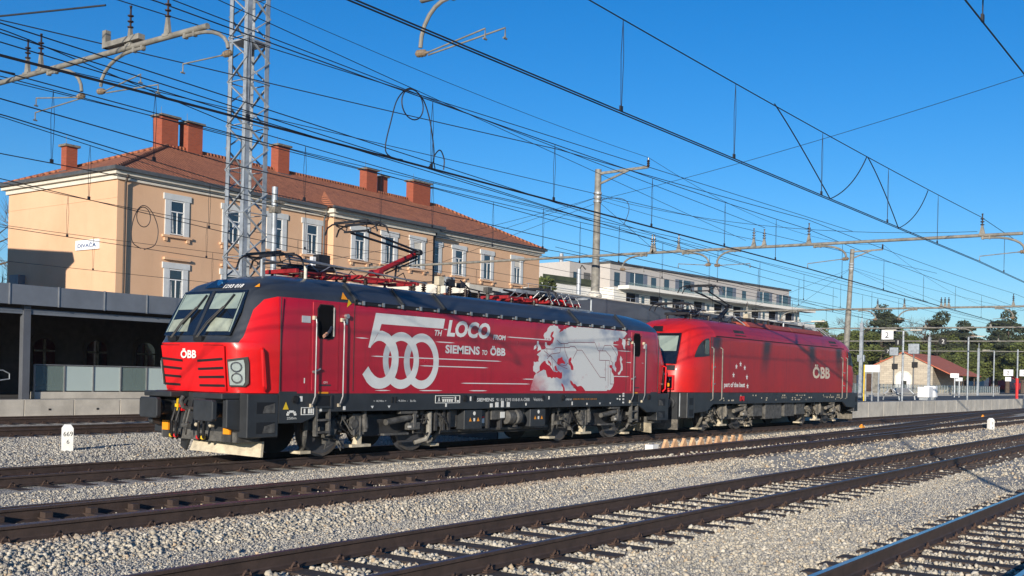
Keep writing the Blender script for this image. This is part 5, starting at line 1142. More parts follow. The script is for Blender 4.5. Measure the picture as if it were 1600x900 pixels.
sw(lambda p: p); sw(lambda p: (2*LO+LL-p[0], p[1], p[2]))
def nx2(y, z): return float(np.interp(z, [1.44, 1.9, 2.35, 2.6, 3.0, 3.45, 3.62, 3.8], [.62, .62, .68, .80, .98, 1.22, 1.34, 1.55]))+abs(y)*.04
for T, fr in ((lambda p: (LO+p[0], p[1], p[2]), True), (lambda p: (LO+LL-p[0], p[1], p[2]), False)):
    def q2(pts, off, th=.012):
        a = [(nx2(y, z)-off, y, z) for y, z in pts]; n = len(a); return MB().add([T(p) for p in a]+[T((p[0]+th, p[1], p[2])) for p in a], [tuple(range(n)), tuple(range(2*n-1, n-1, -1))]+[(i, (i+1) % n, n+(i+1) % n, n+i) for i in range(n)])
    wsc = q2([(-1.02, 2.42), (0, 2.42), (1.02, 2.42), (1.0, 3.0), (.94, 3.5), (0, 3.5), (-.94, 3.5), (-1.0, 3.0)], .03, .06).build('windscreen', M['darkglass'], loco2)
    q2([(-.93, 2.86), (-.05, 2.86), (-.05, 3.40), (-.88, 3.40)], .04, .008).build('sun_blind', M['blind'], wsc); q2([(.93, 2.86), (.05, 2.86), (.05, 3.40), (.88, 3.40)], .04, .008).build('sun_blind', M['blind'], wsc)
    q2([(-1.0, 2.20), (1.0, 2.20), (1.0, 2.36), (-1.0, 2.36)], .03, .03).build('screen_sill', M['dark'], loco2)
    q2([(-.2, 3.56), (.35, 3.56), (.25, 3.76), (-.1, 3.76)], .03, .05).build('top_lamp', M['black'], loco2)
    for s in (-1, 1):
        hh = q2([(s*.62, 1.52), (s*1.0, 1.52), (s*1.0, 2.02), (s*.66, 2.02)], .04, .08).build('headlight', M['redmark'], loco2)
        q2([(s*.68, 1.57), (s*.95, 1.57), (s*.95, 1.97), (s*.71, 1.97)], .05, .02).build('lamp_glass', M['darkglass'], hh)
        for zz, mm in ((1.68, 'orange'), (1.86, 'chrome')): MB().lathe(T((nx2(.8, zz)-.05, s*.82, zz)), (-1 if fr else 1, 0, 0), [(0, .07), (.02, .06)], 10).build('lamp', M[mm], hh)
        b_ = MB().lathe(T((.66, s*.875, 1.06)), (-1, 0, 0) if fr else (1, 0, 0), [(0, .2), (.05, .2), (.06, .14), (.5, .12)], 14).build('buffer', M['dark'], loco2, smooth=True)
        xa, xb = sorted((T((.02, 0, 0))[0], T((.13, 0, 0))[0])); MB().prism([(s*.875-.28, .92), (s*.875+.28, .92), (s*.875+.28, 1.2), (s*.875-.28, 1.2)], 'x', xa, xb).build('buffer_plate', M['dark'], b_, bevel=.02)
        xa, xb = sorted((T((.75, 0, 0))[0], T((1.3, 0, 0))[0])); MB().box(xa, xb, s*1.15, s*1.49, .55, 1.43).build('step_block', M['dark'], loco2, bevel=.02)
        MB().box(xa+.15, xb-.1, s*1.489, s*1.492, 1.0, 1.25).box(xa+.15, xb-.1, s*1.489, s*1.492, .62, .85).build('step_recess', M['black'], loco2)
    xa, xb = sorted((T((.68, 0, 0))[0], T((.98, 0, 0))[0])); MB().box(xa, xb, -1.15, 1.15, .5, 1.43).build('buffer_beam', M['dark'], loco2)
    MB().cyl(T((.75, -1.2, .6)), T((.75, -1.2, 1.4)), .02, 6).build('end_rail', M['galv'], loco2)
    MB().box(*sorted((T((.6, 0, 0))[0], T((.66, 0, 0))[0])), -1.2, 1.2, .15, .5).build('rail_guard', M['dust'], loco2)
    mb = MB(); mb.tube([T((.68, .35, 1.0)), T((.4, .35, .8)), T((.3, .3, .55)), T((.1, .25, .5))], .03, 7).tube([T((.68, -.35, 1.0)), T((.4, -.35, .75)), T((.2, -.3, .6))], .03, 7); mb.build('brake_hose', M['black'], loco2)
MB().bar((LO-.2, 0, 1.05), (LO+.6, 0, 1.05), .06).build('coupling_hook', M['under'], loco2)
for xc in (LO+4.84, LO+14.74):
    bo = bogie(loco2, xc, .575, dirty=True)
for x0, x1, z0 in ((6.7, 7.6, .5), (7.9, 9.6, .38), (9.9, 11.0, .45), (11.2, 12.2, .5)): MB().box(LO+x0, LO+x1, -1.35, 1.2, z0, 1.03).build('equipment_box', M['under'], loco2, bevel=.02)
def T2_(s, x, z, wd, h, mm='white', fat=0., shear=0.): return text(s, 'lettering', loco2, M[mm], (x, -1.505, z), wd, h, '-y', shear, fat)
T2_('part of the best', 22.62, 1.58, 1.86, .24, 'white', .03); M['cream_logo'] = mat('cream_logo', (.62, .52, .40), .5, var=.1)
T2_('ÖBB', 31.64, 2.05, 2.15, .62, 'cream_logo', .035); T2_('91 81 1216 140-2 A-ÖBB', 33.0, 1.22, 1.4, .08, 'beige'); T2_('SIEMENS', 28.1, 1.2, .6, .07, 'beige')
text('1216 146', 'number', loco2, M['white'], (LO+nx2(.3, 2.05)-.02, .1, 2.0), .85, .13, '-x', fat=.02)
def star(x, z, r, mb):
    p = [(x+(r if i % 2 == 0 else r*.42)*math.sin(R(36*i)), z+(r if i % 2 == 0 else r*.42)*math.cos(R(36*i))) for i in range(10)]
    vs = [(x, -1.508, z)]+[(a, -1.508, c) for a, c in p]; mb.add(vs, [(0, i+1, (i+1) % 10+1) for i in range(10)])
mb = MB()
for x, z in ((23.42, 2.08), (23.66, 2.40), (24.03, 2.50), (24.42, 2.37), (24.64, 2.02), (24.72, 1.68)): star(x, z, .12, mb)
mb.build('star', M['white'], loco2)
mb = MB(); rr = random.Random(3)
for i in range(46): x = LO+3.2+rr.uniform(0, 13); z = rr.choice([1.12, 1.2, 1.3]); mb.box(x, x+rr.uniform(.03, .12), -1.5, -1.4935, z, z+.05)
build_each(mb, 'sill_marking', M['beige'], loco2); MB().box(LO+5.1, LO+5.5, -1.5, -1.4935, 1.12, 1.3).build('red_plate', M['redmark'], loco2)
# roof gear of the second locomotive
M['roofrust'] = mat('brown_roof_panel', (.30, .055, .03), .6, var=.15)
for a, c in ((6.9, 8.9), (8.93, 11.4), (11.43, 15.2)): MB().prism([(-1.06, 4.0), (-.85, 4.2), (.85, 4.2), (1.06, 4.0)], 'x', LO+a, LO+c).build('roof_hood', M['roofrust'], loco2, bevel=.02)
mb = MB()
for x in (LO+4.6, LO+14.9): mb.add([(x, -1.475, 3.55), (x+1.0, -1.475, 3.55), (x+.95, -1.345, 3.76), (x+.05, -1.345, 3.76)], [(0, 1, 2, 3)])
mb.build('roof_grille', M['underdk'], loco2)
panto(loco2, None, False, 1, 4.28, 'panto', 'panto', x0=LO+2.75, x1=LO+4.5)
panto(loco2, None, True, 1, 4.14, 'panto', 'panto', head=(23.6, 5.40), knee=(26.15, 4.82), piv=(25.1, 4.24), x0=LO+5.2, x1=LO+7.2)
for x, y in ((26.6, -.3), (27.2, .3), (27.9, -.4), (28.6, .2), (29.5, -.3), (30.4, .3), (31.4, -.2), (32.4, .2), (33.6, -.3)): insulator(loco2, x, y, 4.19, .24, .07)
mb = MB(); mb.tube([(26.3, -.3, 4.42), (28, .2, 4.46), (30, -.2, 4.42), (32, .2, 4.46), (34.2, 0, 4.42)], .03, 6)
for x in (27.0, 28.2, 29.0, 30.8, 31.9): mb.box(x-.15, x+.15, -.2, .1, 4.15, 4.42)
mb.box(30, 33.5, -.1, .0, 4.40, 4.45); mb.build('busbar', M['panto'], loco2)
mb = MB()
for x in (25.3, 25.8, 33.6, 34.1, 34.6, 35.0): mb.tube([(x, -.3, 4.34), (x+.2, -.5, 4.38), (x+.5, -.75, 4.15), (x+.7, -.95, 3.92)], .022, 6)
mb.build('flexible_lead', M['galv'], loco2)
MB().cyl((31.2, -.3, 4.1), (31.2, -.3, 4.5), .04, 8).box(30.4, 32.8, -.34, -.26, 4.44, 4.50).build('light_strip', M['galv'], loco2)
MB().box(26.9, 27.2, -.5, -.3, 4.4, 4.58).build('pale_box', M['beige'], loco2)
# ---------------------------------------------------------------- masts, poles, gantries
def lattice(x, y, s, h, label, zb=-.2, leg=.15, wd2=None):
    t = thing('lattice_mast', label, 'mast', (x, y, zb)); wd2 = wd2 or s*.92
    def corner(i, z):
        k = (z-zb)/h; ss = s+(wd2-s)*k; sx, sy = ((0, 0), (1, 0), (1, 1), (0, 1))[i]
        return Vector((x+(sx-.5)*ss, y+(sy-.5)*ss, z))
    for i in range(4):
        sx, sy = ((1, 1), (-1, 1), (-1, -1), (1, -1))[i]; mb = MB(); a, b2 = corner(i, zb), corner(i, zb+h)
        mb.bar(a+Vector((sx*leg/2, 0, 0)), b2+Vector((sx*leg/2, 0, 0)), .018 if False else leg, .02) if False else None
        for p, q, dx, dy, ex, ey in ((a, b2, 0, 0, sx*leg, sy*.015), (a, b2, 0, 0, sx*.015, sy*leg)):
            vs = []
            for c in (p, q): vs += [c, c+Vector((ex, 0, 0)), c+Vector((ex, ey, 0)), c+Vector((0, ey, 0))]
            mb.add(vs, [(0, 1, 2, 3), (7, 6, 5, 4), (0, 4, 5, 1), (1, 5, 6, 2), (2, 6, 7, 3), (3, 7, 4, 0)])
        mb.build('leg', M['galv'], t)
    n = int(h/.62); mb = MB()
    for f in range(4):
        for k in range(n):
            z0, z1 = zb+.3+k*(h-.3)/n, zb+.3+(k+1)*(h-.3)/n
            i, j = f, (f+1) % 4
            if k % 2: i, j = j, i
            mb.bar(corner(i, z0), corner(j, z1), .065, .03)
            if k % 2 == 0: mb.bar(corner(f, z0), corner((f+1) % 4, z0), .05, .02)
    mb.build('lacing', M['galv'], t)
    for zc in (zb+11.2,):
        MB().box(x-s*.5, x+s*.5, y-s*.5, y+s*.5, zc, zc+.05).build('plate', M['galv'], t)
    MB().box(x-s*.8, x+s*.8, y-s*.8, y+s*.8, zb-.1, zb+.35).build('foundation', M['concrete'], t)
    return t
lattice(6.5, 5.75, .84, 15, 'tall grey steel lattice mast rising behind the front of the first locomotive')
def post_ins(root, x, y, z, h=.75, k=1.):
    mb = MB(); mb.prism([(y-.09*k, z), (y+.09*k, z), (y+.025*k, z+h*.42), (y-.025*k, z+h*.42)], 'x', x-.035*k, x+.035*k)
    mb.box(x-.07*k, x+.07*k, y-.10*k, y+.10*k, z-.06*k, z-.0); o = mb.build('bracket', M['tubegrey'], root)
    prof = [(0, .02*k)]
    for i in range(3): a = h*.42+i*h*.15; prof += [(a, .022*k), (a+.02*k, .065*k), (a+.04*k, .065*k), (a+.055*k, .022*k)]
    prof += [(h*.95, .02*k), (h, .03*k), (h+.02*k, .03*k)]
    MB().lathe((x, y, z), (0, 0, 1), prof, 10).build('insulator', M['insul'], o); return o
def drop_arm(root, x, y0, yi, zt, zi, tips, k=1.):
    """curved arm hanging from the tube at y0 to an insulator at (yi, zi), carrying steady arms to tips [(y, z)]"""
    d = 1 if yi > y0 else -1; L = abs(yi-y0); mb = MB()
    pts = [(x, y0-d*.22, zt-.06*k), (x, y0+d*.05, zt-.06*k)]
    for q in range(0, 91, 15): pts.append((x, y0+d*(.05+(L-.05)*math.sin(R(q))), zi+.06+(zt-.06*k-zi-.06)*math.cos(R(q))))
    mb.tube(pts, .038*k, 8)
    for yy in (y0-d*.18, y0): mb.box(x-.045*k, x+.045*k, yy-.02, yy+.02, zt-.11*k, zt+.07*k)
    o = mb.build('drop_arm', M['tubegrey'], root)
    ty = tips[0][0]; dd = 1 if ty > yi else -1
    MB().lathe((x, yi-dd*.10*k, zi), (0, dd, -.05), [(t_*k, r_*k) for t_, r_ in [(0, .03), (.03, .03), (.04, .065), (.07, .068), (.09, .045), (.11, .07), (.14, .07), (.16, .045), (.18, .065), (.21, .06), (.23, .025), (.3, .02)]], 10).build('insulator', M['insulgrey'], o)
    for j, (y, z) in enumerate(tips):
        a = (x+.02*j, yi+dd*.16*k, zi-.01-.02*j); MB().tube([a, (x+.02*j, y, z+.12), (x+.02*j, y, z+.02)], .015*k, 6).cyl((x+.02*j-.03, y, z+.01), (x+.02*j+.03, y, z+.01), .018*k, 6).build('steady_arm', M['tubegrey'], o)
def gantry(label, x, ya, yb, z0, z1, r, posts, arms, k=1.):
    t = thing('overhead_gantry', label, 'gantry', (x, (ya+yb)/2, (z0+z1)/2), 'tubular gantries over the tracks')
    MB().tube([(x, ya, z0), (x, ya+(yb-ya)*.5, (z0+z1)/2), (x, yb, z1)], r, 14).build('tube', M['tubegrey'], t, smooth=True)
    def zz(y): return z0+(z1-z0)*(y-ya)/(yb-ya)
    for y, h in posts: post_ins(t, x, y, zz(y)+r, h, k)
    for a in arms: drop_arm(t, x, a[0], a[1], zz(a[0])-r*.5, a[2], a[3], k)
    return t
g0 = gantry('thick tube gantry with curved arms at the upper left, nearest one', -4.9, -7.1, 12, 6.12, 6.05, .037,
       [(-3.0, .48), (-3.35, .5), (-5.5, .5), (-6.3, .5)], [(-3.75, -4.4, 5.62, [(-3.25, 5.62), (-3.2, 5.42)]), (-5.6, -4.85, 5.62, [(-5.75, 5.6), (-6.1, 5.42)]), (-6.85, -7.5, 5.72, [(-6.63, 5.6)])], .62)
MB().box(-4.95, -4.85, -5.75, -4.95, 6.18, 6.25).box(-4.94, -4.86, -5.0, -4.92, 6.18, 6.42).build('side_bracket', M['tubegrey'], g0)
MB().cyl((-4.9, 10, -.3), (-4.9, 10, 7.5), .16, 16).build('mast', M['tubegrey'], g0)
g0b = gantry('tube gantry end with one hanging arm at the top edge of the picture', -4.4, -10.15, -19.5, 6.02, 6.1, .037, [(-11.6, .5)], [(-10.6, -10.15, 5.43, [(-11.05, 5.43), (-10.8, 5.42)][:1]+[(-11.3, 5.40)])], .62)
MB().cyl((-4.4, -19.2, -.3), (-4.4, -19.2, 7.5), .07, 16).build('mast', M['tubegrey'], g0b)
g1 = gantry('long tube gantry crossing behind the first locomotive and reaching over the right tracks', 18.6, -12.1, 19, 6.12, 6.16, .046,
       [(-.69, .55), (-.60, .55), (-1.6, .5), (-4.25, .55), (-4.6, .5), (-6.05, .6), (-11.05, .55)], [(-.2, .54, 5.63, [(-.3, 5.5)]), (-1.95, -2.7, 5.65, [(-1.6, 5.6)]), (-3.6, -2.99, 5.62, [(-4.14, 5.5)]), (-6.42, -7.22, 5.64, [(-6.03, 5.42)]), (-11.25, -12.15, 5.62, [(-11.0, 5.42)])], .85)
def pole(label, x, y, z0, ztop, r0, brk_y, tiltx, tilty, group='tall concrete poles behind the locomotives'):
    t = thing('concrete_pole', label, 'pole', (x, y, z0), group); zt = ztop
    def P(z): k = (z-z0)/(zt-z0); return (x+tiltx*k, y+tilty*k, z)
    MB().tube([P(z0), P(z0+(zt-z0)*.6), P(z0+(zt-z0)*.62), P(zt)], [r0, r0*.82, r0*.72, r0*.62], 16).build('shaft', M['tubegrey'], t, smooth=True)
    mb = MB(); a = P(zt-.15); b2 = P(zt-.55); e = (a[0], brk_y, zt-.1)
    mb.bar(a, e, .07, .09).bar(b2, (a[0], brk_y+(a[1]-brk_y)*.35, zt-.12), .05, .07); mb.build('bracket_arm', M['tubegrey'], t)
    MB().lathe(e, (0, 0, 1), [(0, .03), (.05, .06), (.08, .03), (.12, .06), (.15, .03), (.2, .06), (.25, .03), (.32, .03)], 10).build('insulator', M['insul'], t)
    mb = MB()
    for z in (zt-.9, zt-1.05, zt-1.2): c = P(z); mb.lathe((c[0], c[1], z), (0, 0, 1), [(0, r0*.8), (.07, r0*.8)], 14)
    mb.build('clamp', M['galv'], t); return t
p1 = pole('concrete pole with bracket arm rising through the canopy behind the first locomotive', 19.7, 2.3, .6, 9.42, .19, .25, .05, .0)
MB().lathe((19.7, 2.3, 4.78), (0, 0, 1), [(0, .26), (.08, .26), (.22, .17)], 14).build('collar', M['cream'], p1)
p2 = pole('concrete pole with bracket arm behind the far end of the second locomotive', 48.7, 2.9, .7, 9.75, .2, .9, .35, -.25)
# silver tube mast and street-style lamps behind the locomotive
t = thing('tube_mast', 'silver tube mast right of the lattice mast in front of the peach facade', 'mast', (17.2, 16.7, -.2)); MB().tube([(17.2, 16.7, -.2), (17.2, 16.7, 9.6)], .125, 12).build('tube', M['galv'], t, smooth=True); MB().box(17.05, 17.4, 16.5, 16.9, 8.5, 8.75).box(17.0, 17.5, 16.4, 16.5, 8.9, 9.0).build('clamp', M['dust'], t)
t = thing('tube_mast', 'pale tube mast standing left of the concrete pole before the apartment block', 'mast', (32, 10.8, .7)); MB().cyl((32, 10.8, .7), (32, 10.8, 7.3), .11, 10).build('tube', M['galv'], t); MB().tube([(32, 10.8, 7.2), (32.1, 10.7, 7.5), (32.3, 10.6, 7.3)], .03, 6).build('cable_hook', M['black'], t)
g2 = gantry('thin tube gantry over the tracks behind the second locomotive', 48.7, -9, 22, 6.2, 6.2, .055, [(-.5, .5), (1.0, .5), (-2.5, .5), (-6.2, .6), (9, .5), (14, .5), (-2.7, .5), (-2.9, .5)], [(6, 6.8, 5.6, [(5.6, 5.42)]), (1.9, 1.1, 5.6, [(1.6, 5.42)]), (-1.0, -.2, 5.6, [(-.8, 5.42)]), (-5.5, -6.2, 5.6, [(-5.2, 5.42)]), (12.9, 12.2, 5.6, [(13, 5.42)])])
for i, (x, ya, yb, lab) in enumerate(((70.4, -12, 18, 'tube gantry with white steel masts, third from the front over the right tracks'), (96, -12, 26, 'tube gantry with white masts in the distance at the right, fourth in the row'), (128, -12, 30, 'farthest low tube gantry before the trees at the right'))):
    gg = gantry(lab, x, ya, yb, 6.2, 6.2, .06, [(-5, .5), (-.6, .5), (4, .5), (-11, .5)], [(1.4, .6, 5.6, [(1.1, 5.42)]), (-5.2, -6.1, 5.6, [(-5.0, 5.42)]), (-10, -10.8, 5.6, [(-9.5, 5.42)])])
    for y in ((8.82,), (10.29, 1.5), (12.65,))[i]: MB().box(x-.12, x+.12, y-.12, y+.12, -.2, 6.6).cyl((x, y, 6.6), (x, y, 7.2), .03, 6).build('mast', M['galv'], gg)
# ---------------------------------------------------------------- overhead lines
def catline(label, cpts, mz, mpts, drops, double=False, rc=.0085, rm=.0085, sup=(-4.9, 18.6, 48.7, 70.4, 96, 128)):
    t = thing('overhead_line', label, 'overhead line', (cpts[0][0], cpts[0][1], 5.4), 'overhead line wires')
    def Y(pts, x): return float(np.interp(x, [p[0] for p in pts], [p[1] for p in pts]))
    def Z(x):
        s = [-40]+list(sup)+[170]
        for a, b2 in zip(s[:-1], s[1:]):
            if a <= x <= b2: k = (x-a)/(b2-a); return mz-.10*(b2-a)/30*4*k*(1-k)
        return mz
    xsn = np.concatenate([np.linspace(-38, 60, 99), np.linspace(62, 165, 40)])
    if mpts == 'same': mpts = [(min(-38, cpts[0][0]) if cpts[0][0] < 0 else cpts[0][0], cpts[0][1])]+cpts[1:]
    for k in range(2 if double else 1):
        MB().tube([(x, Y(cpts, x)+k*.06, 5.4) for x in sorted(set([p[0] for p in cpts]))], rc, 6).build('contact_wire', M['wire'], t)
    if mpts: MB().tube([(x, Y(mpts, x), Z(x)) for x in sorted(set([round(float(q), 3) for q in xsn]+[round(float(p[0]), 3) for p in mpts])) if mpts[0][0] <= x <= mpts[-1][0]], rm, 6).build('messenger_wire', M['wire'], t)
    for x in drops:
        if mpts:
            a, b2 = (x, Y(mpts, x), Z(x)), (x, Y(cpts, x), 5.42); q = .035
            MB().tube([a, (x-q, (a[1]*.6+b2[1]*.4), a[2]*.6+b2[2]*.4), (x-q*.3, b2[1], b2[2]+.08), b2], .0045, 4).tube([a, (x+q, (a[1]*.6+b2[1]*.4), a[2]*.6+b2[2]*.4), (x+q*.3, b2[1], b2[2]+.08), b2], .0045, 4).box(x-.03, x+.03, b2[1]-.012, b2[1]+.012, 5.40, 5.47).build('dropper', M['wire'], t)
    return t
def fr(a, b2, s): return [a+i*s for i in range(int((b2-a)/s)+1)]
la = catline('heavy double contact wire sweeping across the sky over the near track', [(-38, -10.6), (-4.4, -10.8), (18.6, -11.0), (48.7, -10.7), (160, -11)], 6.65, 'same', [-6.3, -1.15, 2.35, 6.2, 10.2, 14.2, 22, 27, 32, 38, 44, 52, 60], True, .009, .009)
lb = catline('wire cutting the top right corner above the nearest track', [(-38, -15.3), (-4.4, -15.55), (18.6, -15.5), (160, -15.3)], 6.65, 'same', [-6, -2.4, 1.6, 8, 15])
lt = catline('wire pair over the turnout track passing the hanging cable loops', [(-38, -5.6), (-4.9, -6.1), (18.6, -6.03), (48.7, -5.3), (160, -6)], 6.6, 'same', [-3.4, .6, 4.4, 8.5, 12.5, 16, 22, 27, 33, 39, 45, 53, 60], True)
lc = catline('wires slanting from the crossover towards the locomotives', [(-38, -9.5), (-5.3, -3.2), (0, -1.6), (6, -1.2), (18.6, -1.5), (48.7, -.9), (160, -.5)], 6.6, 'same', [-2.2, 2.0, 6.4, 11, 15, 22, 26, 31, 36, 41, 46])
ll = catline('contact wire right above the raised pantographs of the locomotives', [(-38, -.6), (-4.9, -.5), (5, -.35), (18.6, -.3), (48.7, .5), (160, 0)], 6.7, 'same', [-3, 1.2, 5.5, 10, 14.5, 20, 24, 29, 34, 39, 44, 52])
lx = catline('crossing wire running from the upper left down behind the lattice mast', [(-38, -12), (-5.9, -4.1), (-1.5, -3.25), (18.6, -2.3), (60, 2)], 6.9, [(-38, 1), (-5.1, -2.7), (6, -5.1), (18.6, -6.0), (60, -6.3)], [])
l3 = catline('wires in front of the peach gable over the first platform track', [(-38, 8.6), (1.3, 8.9), (14, 10.8), (48, 11.8), (160, 12)], 6.6, 'same', [3.2, 8.5, 13, 18, 24, 30])
l4 = catline('thin wires in front of the station windows over the platform track', [(-38, 17.6), (0, 17.6), (20, 18), (160, 17.8)], 6.7, 'same', [9.5, 15, 20, 26, 32, 38])
l5 = catline('wire pair low over the gravel strip crossing the roof ridge', [(-38, -2), (-2.6, 1.9), (5.4, 4.5), (18.6, 7.5), (60, 9)], 6.6, 'same', [-.3, 3.9, 8.2, 13])
# feeders, span wires and guys
def wires(label, sets, mount, cat='wire', grp=None, r=.0075, nm='span_wire'):
    t = thing(nm, label, cat, sets[0][0], grp)
    for s in sets: MB().tube(s, r, 5).build('wire', M['wire'], t)
    return t
def sagl(a, b2, s, n=14): return [(a[0]+(b2[0]-a[0])*i/n, a[1]+(b2[1]-a[1])*i/n, a[2]+(b2[2]-a[2])*i/n-s*4*(i/n)*(1-i/n)) for i in range(n+1)]
wires('feeder wire carried on the bracket arms of the two concrete poles', [sagl((-12, .3, 11.0), (19.75, .25, 9.65), .5), sagl((19.75, .25, 9.65), (49.05, .9, 9.95), .9), sagl((49.05, .9, 9.95), (96, 1, 9.2), 1.4)], None, nm='feeder_wire')
wires('thin guy wires fanning out from the top of the first concrete pole', [sagl((19.7, 2.3, 8.3), (18.6, -.6, 6.3), 0), sagl((19.7, 2.3, 8.4), (18.5, 12, 6.2), .1), sagl((19.7, 2.3, 8.2), (18.5, 8.5, 6.2), 0), sagl((19.7, 2.3, 8.4), (19, 16, 6.6), .2), sagl((19.7, 2.3, 8.35), (18.7, -4.6, 6.3), .1), sagl((19.7, 2.3, 8.45), (18.7, -10.9, 6.25), .45), sagl((19.7, 2.3, 8.3), (12, -16, 9.3), .2)], None)
wires('thin guy wires from the second concrete pole towards its gantry', [sagl((49, 2.7, 8.6), (48.7, -3, 6.3), 0), sagl((49, 2.7, 8.6), (48.7, 9, 6.3), 0), sagl((49, 2.7, 8.6), (48.7, 6, 6.3), 0), sagl((49, 2.7, 8.7), (70, -8, 6.3), .3), sagl((49, 2.7, 8.6), (70, -2, 6.3), .4)], None)
wires('grey tail wires with clamps tied to the upper left gantry', [sagl((-8.5, 6, 6.9), (-4.95, -5.0, 6.75), .05), sagl((-9.5, -1.4, 6.35), (-4.95, -2.75, 6.15), 0)], None, r=.014)
def ext(a, b2, z, x0, x1): k = (b2[1]-a[1])/(b2[0]-a[0]); return [(x0, a[1]+k*(x0-a[0]), z), (x1, a[1]+k*(x1-a[0]), z)]
wires('three upper wires running down from the top left behind the lattice mast', [ext((-2.18, -4.82), (3.89, -3.94), 7.4, -30, 26), ext((-2.89, -5.68), (3.36, -6.02), 6.66, -30, 20), ext((-3.29, -6.14), (1.55, -5.85), 6.64, -30, 18)], None, nm='upper_wires')
wires('bundle of lower wires sweeping from the left edge past the big cable loop', [ext((-7.55, -7.16), (-.22, -6.44), 5.4, -30, 18.6), ext((-7.37, -6.82), (-3.49, -6.41), 5.41, -30, 14), ext((.01, -2.3), (7.55, -3.11), 6.65, -25, 34), ext((-7.22, -6.56), (.04, -5.94), 5.39, -30, 10), ext((-6.59, -5.39), (-2.96, -5.16), 5.4, -30, 30), ext((2.23, -.54), (12.21, -.73), 6.65, -25, 50)], None, nm='lower_wires')
m1 = catline('fine wires over the island platform right of the concrete pole', [(19, 3.6), (48.7, 5.2), (70, 5), (160, 6)], 6.6, 'same', fr(22, 100, 6)); m1['label'] = m1['label']
m2 = catline('faint distant wires above the goods shed roof', [(19, 13), (48.7, 14), (160, 15)], 6.6, 'same', fr(24, 110, 7))
# cable loops
def loop(label, pts, r=.011):
    o = MB().tube(pts, r, 6).build('cable_loop', M['wire']); return props(o, label, 'cable', 'jumper cables hanging between wires')
def ell(cx, cz, rx, rz, y, a0, a1, n=28, tilt=0): return [(cx+rx*math.cos(R(a0+(a1-a0)*i/n)), y, cz+rz*math.sin(R(a0+(a1-a0)*i/n))) for i in range(n+1)]
def smooth(pts, n=6):
    P = [pts[0]]+pts+[pts[-1]]; out = []
    for i in range(1, len(P)-2):
        for k in range(n):
            t = k/n; out.append(tuple(.5*((2*P[i][a])+(-P[i-1][a]+P[i+1][a])*t+(2*P[i-1][a]-5*P[i][a]+4*P[i+1][a]-P[i+2][a])*t*t+(-P[i-1][a]+3*P[i][a]-3*P[i+1][a]+P[i+2][a])*t**3) for a in range(3)))
    return out+[pts[-1]]
YL = -6.05
loop('large teardrop cable loop hanging in the sky over the locomotive', smooth([(-.10, YL, 5.42), (-.39, YL, 5.42), (-.52, YL, 5.55), (-.40, YL, 6.0), (-.25, YL, 6.4), (.04, YL, 6.64), (.36, YL, 6.55), (.56, YL, 6.25), (.68, YL, 5.83), (.70, YL, 5.55), (.58, YL, 5.42)]))
loop('small round ring at the top of the large teardrop loop', ell(.10, 6.38, .27, .25, YL-.02, 0, 360))
loop('little cable hoop right of the large teardrop loop', smooth([(.74, YL, 5.42), (.70, YL, 5.6), (.86, YL, 5.76), (.98, YL, 5.62), (.97, YL, 5.44)]))
loop('dark cable loop in front of the corner of the peach building', smooth([(2.9, 5.4, 4.86), (2.66, 5.4, 5.0), (2.64, 5.4, 5.4), (2.78, 5.4, 5.8), (2.98, 5.4, 5.95), (3.22, 5.4, 5.8), (3.4, 5.4, 5.4), (3.32, 5.4, 5.0), (3.0, 5.4, 4.84)]))
loop('small ring inside the loop before the peach building corner', ell(2.98, 5.66, .2, .25, 5.42, 0, 360))
def ctrl(a, m_, b2): return [tuple((1-t)**2*p+2*t*(1-t)*q+t*t*r_ for p, q, r_ in zip(a, m_, b2)) for t in [i/12 for i in range(13)]]
Zm = lambda x: 6.6
loop('V shaped cable between the upper and lower wire, left of two', ctrl((3.96, -10.85, 6.62), (4.9, -10.85, 6.3), (6.8, -10.85, 5.42))+ctrl((6.8, -10.85, 5.42), (8.1, -10.85, 5.8), (8.95, -10.85, 6.62)))
loop('V shaped cable between the upper and lower wire, right of two', ctrl((9.0, -10.85, 6.62), (9.9, -10.85, 6.3), (11.3, -10.85, 5.42))+ctrl((11.3, -10.85, 5.42), (12.8, -10.85, 5.8), (13.68, -10.85, 6.64)))
loop('curved cable hanging beside the top of the concrete pole', ctrl((19.7, 2.1, 8.3), (20.3, .8, 8.6), (20.1, 1.4, 7.4)))
# ---------------------------------------------------------------- platform furniture at the right
PZ0 = .776
t = thing('notice_board', 'tall grey notice board with posters at the near end of the island platform', 'notice board', (54, 2.85, PZ0), None)
MB().box(54, 54.06, 2.45, 3.25, 1.3, 2.6).build('board', M['tubegrey'], t); MB().box(53.96, 53.99, 2.5, 2.83, 1.4, 2.5).build('poster', M['tubegrey'], t); MB().box(53.96, 53.99, 2.88, 3.2, 1.4, 2.5).build('poster', M['rustplate'], t)
MB().box(53.94, 54.1, 2.4, 3.3, 2.6, 3.05).build('header', M['signwhite'], t)
for y in (2.45, 2.85, 3.25): MB().box(53.97, 54.05, y-.04, y+.04, PZ0, 2.6).build('post', M['galv'], t)
MB().box(53.9, 53.96, 3.3, 3.36, PZ0, 3.05).build('yellow_edge', M['yellow'], t)
t = thing('bench', 'platform bench with slatted backs on the island platform', 'bench', (63, 3.7, PZ0))
for x in (61.2, 65.0): MB().tube([(x, 3.2, PZ0), (x+.1, 3.3, 1.2), (x, 3.75, 1.62), (x-.1, 4.2, 1.2), (x, 4.3, PZ0)], .05, 6).build('frame', M['galv'], t)
